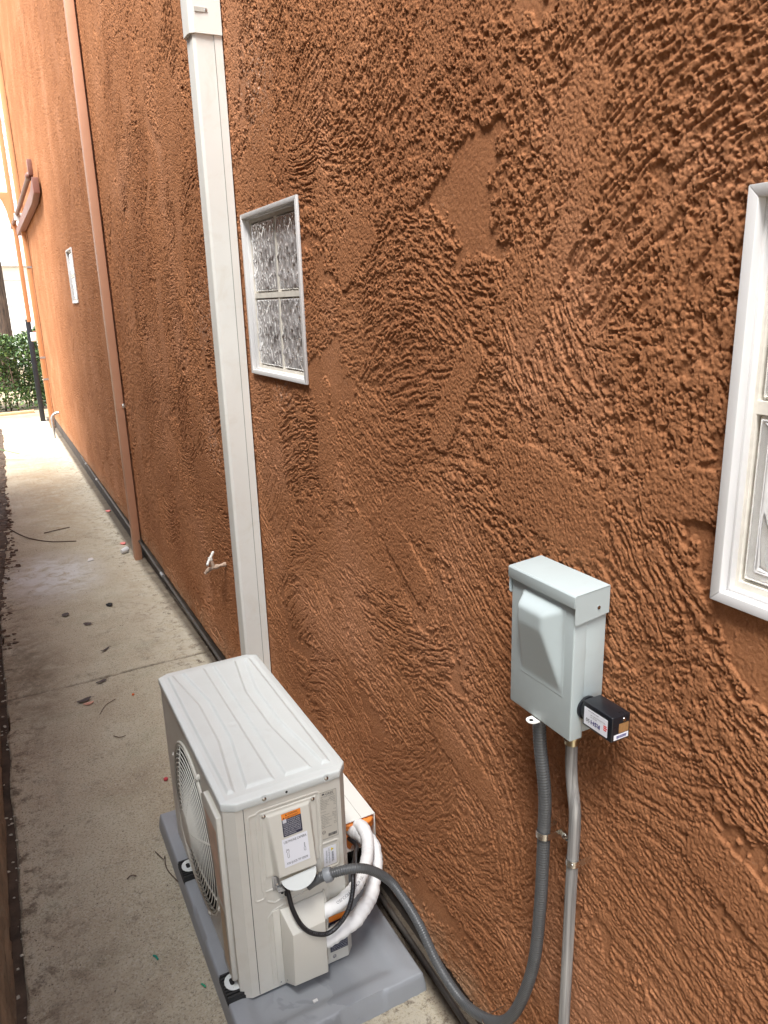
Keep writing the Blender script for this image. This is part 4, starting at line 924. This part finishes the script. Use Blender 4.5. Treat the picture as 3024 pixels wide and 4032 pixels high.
# ------------------------------------------------------------------ low conduit along the wall base
bp = empty('base_conduit', (-.022, 4, .05), 'thin grey brown steel conduit running along the foot of the stucco wall', 'conduit')
pth = [(-.030, 1.14, .028), (-.026, 1.6, .036), (-.022, 2.5, .040), (-.020, 3.5, .046), (-.020, 4.2, .056), (-.020, 5.0, .064), (-.018, 6.0, .070), (-.016, 8.0, .080), (-.016, 9.6, .10)]
M_BASEP = worn('dull_brown_grey_pipe', (.10, .09, .08), .5, .3, 6, .1, 200, metal=.5, dirt=(.12, .07, .045), dirt_amt=.9)
MB().tube(spline(pth, .03), .0078, 14).build('pipe', M_BASEP, bp, smooth=True)
for yy in (4.95, 8.2, 9.1, 3.0):
    zz = float(np.interp(yy, [p[1] for p in pth], [p[2] for p in pth])); MB().lathe((-.020, yy-.05, zz), (0, 1, .003), [(0, .0095), (.001, .0112), (.06, .0112), (.061, .0095)], 14).build('coupling', M_GALV, bp, smooth=True, angle=35)
MB().box((-.046, 1.115, .006), (-.016, 1.195, .020)).lathe((-.031, 1.14, .018), (0, 0, 1), [(0, .006), (.004, .005), (.005, .001)], 10).build('end_bracket', M_GALV, bp, bevel=.001)

# ------------------------------------------------------------------ brown downspouts
dsn = empty('downspout', (-.03, 5.8, -.05), 'tan brown rectangular downspout with a small clip, standing on the path halfway along the wall', 'downspout', 'downspouts on the wall')
M = MB(); xa, xb, yA, yB = -.064, -.010, 5.775, 5.86
v = [(xa, yA, -.115), (xb, yA, -.075), (xb, yB, -.075), (xa, yB, -.115)]; v += [(p[0], p[1], 5.6) for p in v]
M.add(v, [(0, 3, 2, 1), (4, 5, 6, 7), (0, 1, 5, 4), (1, 2, 6, 5), (2, 3, 7, 6), (3, 0, 4, 7)]); M.build('pipe', M_BROWNPAINT, dsn, bevel=.003)
MB().box((-.022, 5.768, 1.095), (.004, 5.776, 1.125)).build('clip', M_SHINY, dsn, bevel=.001)
MB().box((-.066, 5.7735, 1.092), (-.018, 5.7745, 1.097)).build('clip', M_BROWNPAINT, dsn)
ds2 = empty('downspout', (-.04, 14.2, -.09), 'sunlit orange brown downspout at the far corner of the wall', 'downspout', 'downspouts on the wall')
MB().box((-.075, 13.6, -.09), (-.012, 13.70, 5.6)).build('pipe', M_ORANGE, ds2, bevel=.004)
for z_ in (2.45, 1.05, .7): MB().box((-.078, 13.595, z_), (.0, 13.60, z_+.03)).build('clip', M_GALV, ds2)
cp_ = empty('corner_trim', (-.06, 14.45, 1.7), 'upper orange painted corner board beside the far downspout', 'trim board')
MB().box((-.145, 14.40, 1.62), (-.080, 14.5, 5.6)).build('board', M_ORANGE, cp_, bevel=.004)
MB().prism([(-.30, 3.66), (-.145, 3.66), (-.145, 3.10), (-.175, 3.2), (-.20, 3.38), (-.24, 3.52), (-.30, 3.62)], 1, 14.41, 14.49).build('bracket', M_ORANGE, cp_, bevel=.004)
# brown drain assembly
dr = empty('drain_pipe', (-.1, 10.3, 3.2), 'red brown painted round drain pipe and square gutter crossing the bright far wall', 'drain pipe')
MB().tube([(-.10, 10.32, 3.30), (-.11, 12.2, 3.24), (-.13, 14.9, 3.17)], .030, 14).build('round_pipe', M_DARKBROWN, dr, smooth=True, angle=50)
MB().lathe((-.095, 10.18, 3.305), (0, 1, 0), [(0, .030), (.03, .042), (.12, .044), (.18, .033)], 16).build('elbow', M_DARKBROWN, dr, smooth=True)
MB().box((-.105, 10.12, 3.30), (-.055, 10.22, 3.47)).build('stub', M_DARKBROWN, dr, bevel=.006)
M = MB(); r1 = [(-.085, 10.05, 3.10), (-.015, 10.05, 3.10), (-.015, 10.05, 3.27), (-.085, 10.05, 3.27)]; r2_ = [(-.090, 10.5, 3.04), (-.015, 10.5, 3.04), (-.015, 10.5, 3.18), (-.090, 10.5, 3.18)]; r3 = [(-.11, 14.2, 2.98), (-.015, 14.2, 2.98), (-.015, 14.2, 3.09), (-.11, 14.2, 3.09)]
loft('square_gutter', [r1, r2_, r3], M_DARKBROWN, dr, .004)
MB().box((-.16, 13.2, 3.12), (-.03, 13.3, 3.22)).build('clip', M_FRAME, dr)

# far things at the end of the path
gp = MB().box((-.165, 14.58, -.10), (-.085, 14.68, 1.66)).build('gate_post', M_POST, bevel=.003); tag(gp, 'black painted square steel gate post at the far corner of the wall', 'post')
wl_ = empty('wall_lamp', (-.06, 14.3, 1.4), 'small white box lamp on the far end of the wall beside the black post', 'lamp')
MB().box((-.145, 14.02, 1.31), (-.055, 14.12, 1.455)).build('shade', mat('white_shade', (.8, .8, .72), .4), wl_, bevel=.012, seg=3)
MB().box((-.10, 14.05, 1.455), (-.012, 14.09, 1.48)).build('arm', M_DARKBROWN, wl_, bevel=.002)
gs_ = MB().tube(spline([(-.104, 12.45, -.10), (-.106, 12.45, .0), (-.108, 12.45, .16), (-.100, 12.45, .235), (-.055, 12.44, .285), (.01, 12.43, .30)], .012), lambda L: .015 if L < .14 else .021, 14).build('gas_pipe', M_GALV, smooth=True)
tag(gs_, 'short grey metal pipe rising from the ground and bending into the wall', 'pipe')
pk = MB().add([(-1.15, 15.86, -.092), (-.19, 15.98, -.092), (-.19, 16.08, -.092), (-1.15, 15.96, -.092), (-1.15, 15.86, -.045), (-.19, 15.98, -.045), (-.19, 16.08, -.045), (-1.15, 15.96, -.045)], [(0, 3, 2, 1), (4, 5, 6, 7), (0, 1, 5, 4), (1, 2, 6, 5), (2, 3, 7, 6), (3, 0, 4, 7)]).build('wood_plank', M_PLANK, bevel=.003)
tag(pk, 'pale raw wooden plank lying on the dirt in front of the hedge', 'plank')
po = empty('utility_pole', (-.52, 21, -.1), 'dark weathered wooden utility pole rising behind the hedge', 'utility pole')
MB().tube([(-.42, 21, -.1), (-.42, 21, 3), (-.42, 21, 9)], lambda L: .235-.004*L, 20).build('pole', M_POLE, po, smooth=True, angle=60)
MB().tube([(-.66, 20.78, -.1), (-.66, 20.78, 4), (-.66, 20.78, 9)], .03, 10).build('riser_conduit', M_GALV, po, smooth=True)
MB().tube([(-3.2, 19.4, 3.1), (-1.5, 20.1, 2.72), (-.4, 20.7, 2.66)], .012, 8).build('wire', M_PLASTIC, po, smooth=True)
# hedge
def leaf_cloud(n, lo, hi, seed, size, shape):
    rs = np.random.RandomState(seed); V = []; F = []
    k = 0
    while k < n:
        p = np.array([rs.uniform(lo[i], hi[i]) for i in range(3)])
        if rs.rand() > shape(p): continue
        s_ = size*rs.uniform(.6, 1.25); d = rs.normal(size=3); d[2] += .5; d[1] -= .5; d /= np.linalg.norm(d)
        t = np.cross(d, rs.normal(size=3)); t /= np.linalg.norm(t); b = np.cross(d, t); i0 = len(V)
        for (a_, c_, h_) in ((-1, 0, 0), (-.3, .42, .12), (.5, .36, .1), (1, 0, -.05), (.5, -.36, .1), (-.3, -.42, .12)): V.append(p+s_*(a_*t+c_*b+h_*d))
        F.append((i0, i0+1, i0+2, i0+3)); F.append((i0, i0+3, i0+4, i0+5)); k += 1
    return V, F
hg = empty('hedge', (-1.2, 17, -.09), 'dense dark green glossy leaved hedge closing the far end of the path', 'hedge')
def sh(p):
    top = 1.38+.10*math.sin(p[0]*5)+.06*math.sin(p[0]*13+p[1]*7); front = 16.35+.10*math.sin(p[2]*6+p[0]*4)
    if p[2] > top or p[1] < front: return 0
    d = min(top-p[2], p[1]-front, (.12+.05*math.sin(p[2]*9))-p[0])
    if d < 0: return 0
    return math.exp(-d/.16)*(1 if p[2] > .12 else .45)
v, f = leaf_cloud(15000, (-3.0, 16.2, -.05), (.15, 17.6, 1.52), 3, .040, sh)
mk('foliage', v, f, M_LEAF, hg)
M = MB()
for k in range(26):
    x = -2.9+k*.118+random.uniform(-.04, .04); y = random.uniform(16.5, 17.0); M.tube([(x, y, -.1), (x+random.uniform(-.06, .06), y-.05, .3), (x+random.uniform(-.15, .15), y-.1, .8), (x+random.uniform(-.2, .2), y, 1.2)], lambda L: .016-.009*L, 6)
M.build('stem', M_TWIG, hg, smooth=True)
# white house behind
wh = empty('white_house', (0, 30, 0), 'overexposed white house with a projecting ledge behind the pole', 'building')
MB().box((-12, 30, -.1), (8, 36, 9)).build('wall', M_WHITEHOUSE, wh)
M = MB()
for k in range(20): M.box((-12, 29.97, .3+k*.42), (8, 29.995, .33+k*.42))
M.build('siding_line', worn('pale_grey_line', (.6, .6, .6), .7), wh)
MB().box((-12, 29.6, 3.3), (8, 29.97, 3.42)).box((-12, 29.75, 3.42), (8, 29.97, 3.52)).build('ledge', M_WHITEHOUSE, wh)
lt = empty('wall_lantern', (-.03, 14.9, 4.6), 'small red and dark brown box high on the wall beyond the far corner', 'wall box')
MB().box((-.16, 14.90, 4.74), (-.05, 15.0, 4.98)).build('case', worn('dull_red_paint', (.35, .08, .05), .6), lt, bevel=.004)
MB().box((-.15, 14.895, 4.52), (-.06, 14.99, 4.735)).build('lower_case', M_DARKBROWN, lt, bevel=.004)

# ------------------------------------------------------------------ left side: low weathered board edge and neighbour house
lw = empty('board_edging', (-1.08, 1.5, 0), 'weathered brown board edging with peeling surface along the left side of the path', 'edging')
ys = np.arange(-1.5, 4.7, .008); zs = np.linspace(-.04, .55, 60); Y, Z = np.meshgrid(ys, zs, indexing='ij')
h = (fbm(Y*2.5, Z*30, 4, 61)-.5)*.014 - .006*sst(.5, .56, fbm(Y*7, Z*40, 4, 66))
gridmesh('board', np.stack([-1.046+h, Y, Z], -1), M_WOOD, lw, flip=True)
MB().box((-1.12, -1.5, -.04), (-1.062, 4.68, .55)).build('backing_board', M_WOOD, lw)
nh = empty('neighbour_house', (-3, 3.5, 0), 'brown plastered wall of the house across the path, left of view', 'building')
MB().box((-6.5, -1.4, -.2), (-1.75, 8.35, 5.60)).build('wall', M_NEIGH, nh, bevel=.01)
MB().box((-6.7, -1.4, 5.60), (-1.75, 8.35, 5.70)).build('roof', M_DARKBROWN, nh)

# ------------------------------------------------------------------ things lying about
def leaf(name, c_, L, W, rz, curl, m, label, cat='leaf', group='fallen leaves on the path'):
    v = []; f = []; n_ = 9
    for i in range(n_):
        t = i/(n_-1); w_ = W*math.sin(math.pi*min(1, t*.97+.02))**.8
        for j in (-1, -.5, 0, .5, 1): v.append(Vector(((t-.5)*L, j*w_/2, curl*((t-.5)**2)*L*.9+abs(j)*w_*.10+.002+.001*math.sin(9*t+j))))
    for i in range(n_-1):
        for j in range(4): f.append((i*5+j, i*5+j+1, (i+1)*5+j+1, (i+1)*5+j))
    Rm = Matrix.Rotation(rz, 3, 'Z'); v = [Rm @ p for p in v]
    o = mk(name, v, f, m, None, smooth=True); o.location = (c_[0], c_[1], gzf(c_[1])+.002); md = o.modifiers.new('thickness', 'SOLIDIFY'); md.thickness = .0006
    st_ = MB().tube([Rm @ Vector((L*.5, 0, .005)), Rm @ Vector((L*.68, .002, .003))], .0009, 5).build('stalk', M_TWIG, o); return tag(o, label, cat, group)
leaf('dry_leaf', (-.682, 3.525), .075, .032, .35, .5, M_LEAFDRY, 'larger dark curled leaf lying just this side of the path joint')
leaf('dry_leaf', (-.582, 3.690), .060, .024, .3, .3, M_LEAFDRY, 'dark flat leaf lying right at the path joint')
leaf('dry_leaf', (-.654, 4.80), .060, .045, 1.2, .3, M_LEAFDRY, 'dark leaf on the path left of centre beyond the joint, in a dirty patch')
leaf('dry_leaf', (-.552, 4.55), .055, .040, -.7, .4, M_LEAFDRY, 'dark curled leaf to the right of another in the dirty patch')
leaf('dry_leaf', (-.511, 4.085), .065, .018, .6, .6, M_LEAFDRY, 'narrow dark leaf between the path joint and the dirty patch')
bl = MB(); blob(bl, (0, 0, .008), (.018, .020, .012), 6); o = bl.build('dark_clump', M_RUBBER, smooth=True); o.location = (-.387, 4.824, gzf(4.824)); tag(o, 'small black clump on the middle of the path beyond the joint', 'clump')
def twig(pts, r, label):
    o = MB().tube(spline(pts, .015), r, 6).build('twig', M_TWIG, smooth=True); return tag(o, label, 'twig', 'twigs on the path')
twig([(-.901, 7.32, -.083), (-.82, 7.05, -.082), (-.737, 6.86, -.083), (-.60, 6.68, -.082), (-.412, 6.58, -.083)], .0045, 'long thin curved twig lying across the far part of the path')
twig([(-.634, 6.99, -.083), (-.52, 7.03, -.082), (-.418, 7.05, -.080)], .0045, 'short straight twig just beyond the long curved one')
twig([(-.607, 3.13, .004), (-.585, 3.10, .006), (-.56, 3.105, .004)], .0018, 'tiny bent twig beside the air conditioner about halfway along its far side')
twig([(-.592, 2.30, .004), (-.575, 2.24, .009), (-.568, 2.26, .012), (-.575, 2.20, .004), (-.555, 2.12, .004)], .0016, 'kinked twig beside the far end of the grey pad')
twig([(-.70, 2.215, .004), (-.685, 2.222, .008), (-.67, 2.215, .004)], .0020, 'tiny arched twig on the path left of the grey pad')
twig([(-.635, 3.35, .004), (-.60, 3.42, .005), (-.55, 3.46, .004)], .0016, 'fine straight twig near the joint, behind the air conditioner lid')
cpz = gzf(6.049); o = MB().lathe((-.13, 6.0, cpz+.022), (.5, .35, .05), [(0, .010), (.002, .016), (.020, .021), (.055, .024), (.062, .022), (.063, .001)], 18).build('white_cup', M_FRAME, smooth=True, angle=40); tag(o, 'small white plastic cup lying on the path left of the brown downspout', 'cup')
rf = MB()
for k in range(5): blob(rf, (-.473+.005*math.cos(k*1.26), 2.696+.005*math.sin(k*1.26), .006), (.004, .004, .005), k, 8)
tag(rf.build('red_flower', mat('pinkish_red_petal', (.6, .06, .08), .6), smooth=True), 'tiny red flower head on the path beside the fan grille', 'flower')
tag(MB().tube(spline([(-.684, 1.866, .004), (-.678, 1.858, .006), (-.675, 1.846, .004)], .002), .0028, 8).build('green_wire_stub', mat('teal_plastic', (.0, .22, .16), .5), smooth=True), 'small teal green wire scrap on the path left of the pad', 'wire scrap')
tag(MB().tube(spline([(-.585, 1.705, .004), (-.580, 1.695, .005), (-.578, 1.690, .004)], .002), .0026, 8).build('green_wire_stub', mat('green_plastic', (.03, .30, .16), .5), smooth=True), 'tiny green wire scrap against the left edge of the pad', 'wire scrap')
bb = MB(); blob(bb, (0, 0, .005), (.006, .006, .005), 3, 10); o = bb.build('orange_pellet', mat('orange_plastic', (.85, .2, .06), .6), smooth=True); o.location = (-.468, 3.461, 0); tag(o, 'tiny orange pellet on the path near the joint', 'pellet')
bb = MB(); blob(bb, (0, 0, .003), (.022, .012, .004), 9, 12); o = bb.build('foam_scrap', mat('pink_foam', (.62, .33, .24), .8), smooth=True); o.location = (-.668, 3.485, 0); tag(o, 'flat pinkish foam scrap beside the larger curled leaf', 'scrap')
for (x, y, lab) in ((-.075, 6.29, 'pink scrap among debris left of the brown downspout'), (-.03, 7.45, 'pink scrap against the wall beyond the brown downspout')):
    bb = MB(); blob(bb, (0, 0, .006), (.022, .03, .008), 4, 10); o = bb.build('foam_scrap', mat('bright_pink_foam', (.80, .25, .22), .8), smooth=True); o.location = (x, y, gzf(y)); tag(o, lab, 'scrap')
o = MB().prism([(-.395, 5.95), (-.345, 5.97), (-.350, 6.03), (-.380, 6.02)], 2, -.083, -.078).build('paper_scrap', M_FRAME); tag(o, 'white torn scrap on the pale patch of the path', 'scrap')
o = MB().box((-.349, 1.462, .0475), (-.337, 1.470, .051)).build('plastic_chip', M_FRAME); o.rotation_euler = (0, 0, 0); tag(o, 'tiny white plastic chip on the pad below the valve cover', 'chip')
# fern frond
fe = MB(); pth = [Vector(p) for p in ((-1.15, 11.1, .20), (-1.02, 11.05, .13), (-.90, 10.98, .07), (-.78, 10.90, .035), (-.66, 10.82, .0))]
sp1 = spline(pth, .02); fe.tube(sp1, .004, 5)
for i, c_ in enumerate(sp1):
    if i % 1: continue
    T = (sp1[min(i+1, len(sp1)-1)]-sp1[max(i-1, 0)]).normalized(); S = T.cross(Vector((0, 0, 1))).normalized(); ln_ = .075*(1-.75*i/len(sp1))
    for s_ in (-1, 1): fe.add([c_, c_+S*s_*ln_*.5+T*.012+Vector((0, 0, .004)), c_+S*s_*ln_+T*.004, c_+S*s_*ln_*.5-T*.006], [(0, 1, 2, 3)])
tag(fe.build('fern_frond', M_FERN), 'green fern frond reaching over the far left edge of the path', 'fern')
# loose chips and crumbs, uncountable
rs = np.random.RandomState(12)
def chips(name, m, n_, sampler, s0, s1, label):
    M = MB()
    for k in range(n_):
        x, y = sampler(); z = gzf(y); s_ = rs.uniform(s0, s1)*(1+max(0, y-3)*.15); a_ = rs.uniform(0, 6.28); asp = rs.uniform(.35, .9); q = rs.randint(4, 6)
        if -.56 < x < -.045 and 1.38 < y < 2.43: continue
        if x < -1.015: z -= .006
        top = [(x+s_*math.cos(a_+6.283*i/q)*rs.uniform(.6, 1), y+s_*asp*math.sin(a_+6.283*i/q)*rs.uniform(.6, 1)) for i in range(q)]
        hh = s_*rs.uniform(.15, .5); tl = rs.uniform(-.3, .3)
        M.add([(p[0], p[1], z+.0005) for p in top]+[(x+(p[0]-x)*.8, y+(p[1]-y)*.8, z+.001+hh+(p[0]-x)*tl) for p in top], [tuple(range(q-1, -1, -1)), tuple(range(q, 2*q))]+[(i, (i+1) % q, (i+1) % q+q, i+q) for i in range(q)])
    o = M.build(name, m); return tag(o, label, 'debris', kind='stuff')
def s_all():
    y = 1.0+rs.rand()**1.5*9
    r = rs.rand()
    if r < .42: x = -1.03+abs(rs.normal(0, .07))
    elif r < .62: x = -.58-abs(rs.normal(0, .06)) if y < 2.6 else -.03-abs(rs.normal(0, .12))
    else: x = rs.uniform(-1.0, -.03)
    return max(-1.05, min(-.02, x)), y
chips('wood_chips', M_CHIP, 520, s_all, .0012, .0038, 'pale chips and crumbs scattered over the path')
chips('dark_crumbs', M_SOIL, 900, s_all, .0010, .0032, 'dark crumbs of soil scattered over the path')
def s_gap():
    return rs.uniform(-1.045, -1.008), .9+rs.rand()*3.4
chips('gap_litter', worn('pale_leaf_litter', (.50, .46, .38), .8, .4, 40, .2, 200), 70, s_gap, .004, .009, 'pale leaf litter in the narrow gap at the left path edge')
def s_left():
    y = 4.3+rs.rand()*7.5; return -1.25+rs.rand()*(.30 if y < 6 else .38), y
chips('leaf_litter', worn('brown_leaf_litter', (.13, .085, .06), .85, .5, 30, .2, 200), 1100, s_left, .006, .020, 'brown leaf litter along the far left edge of the path')
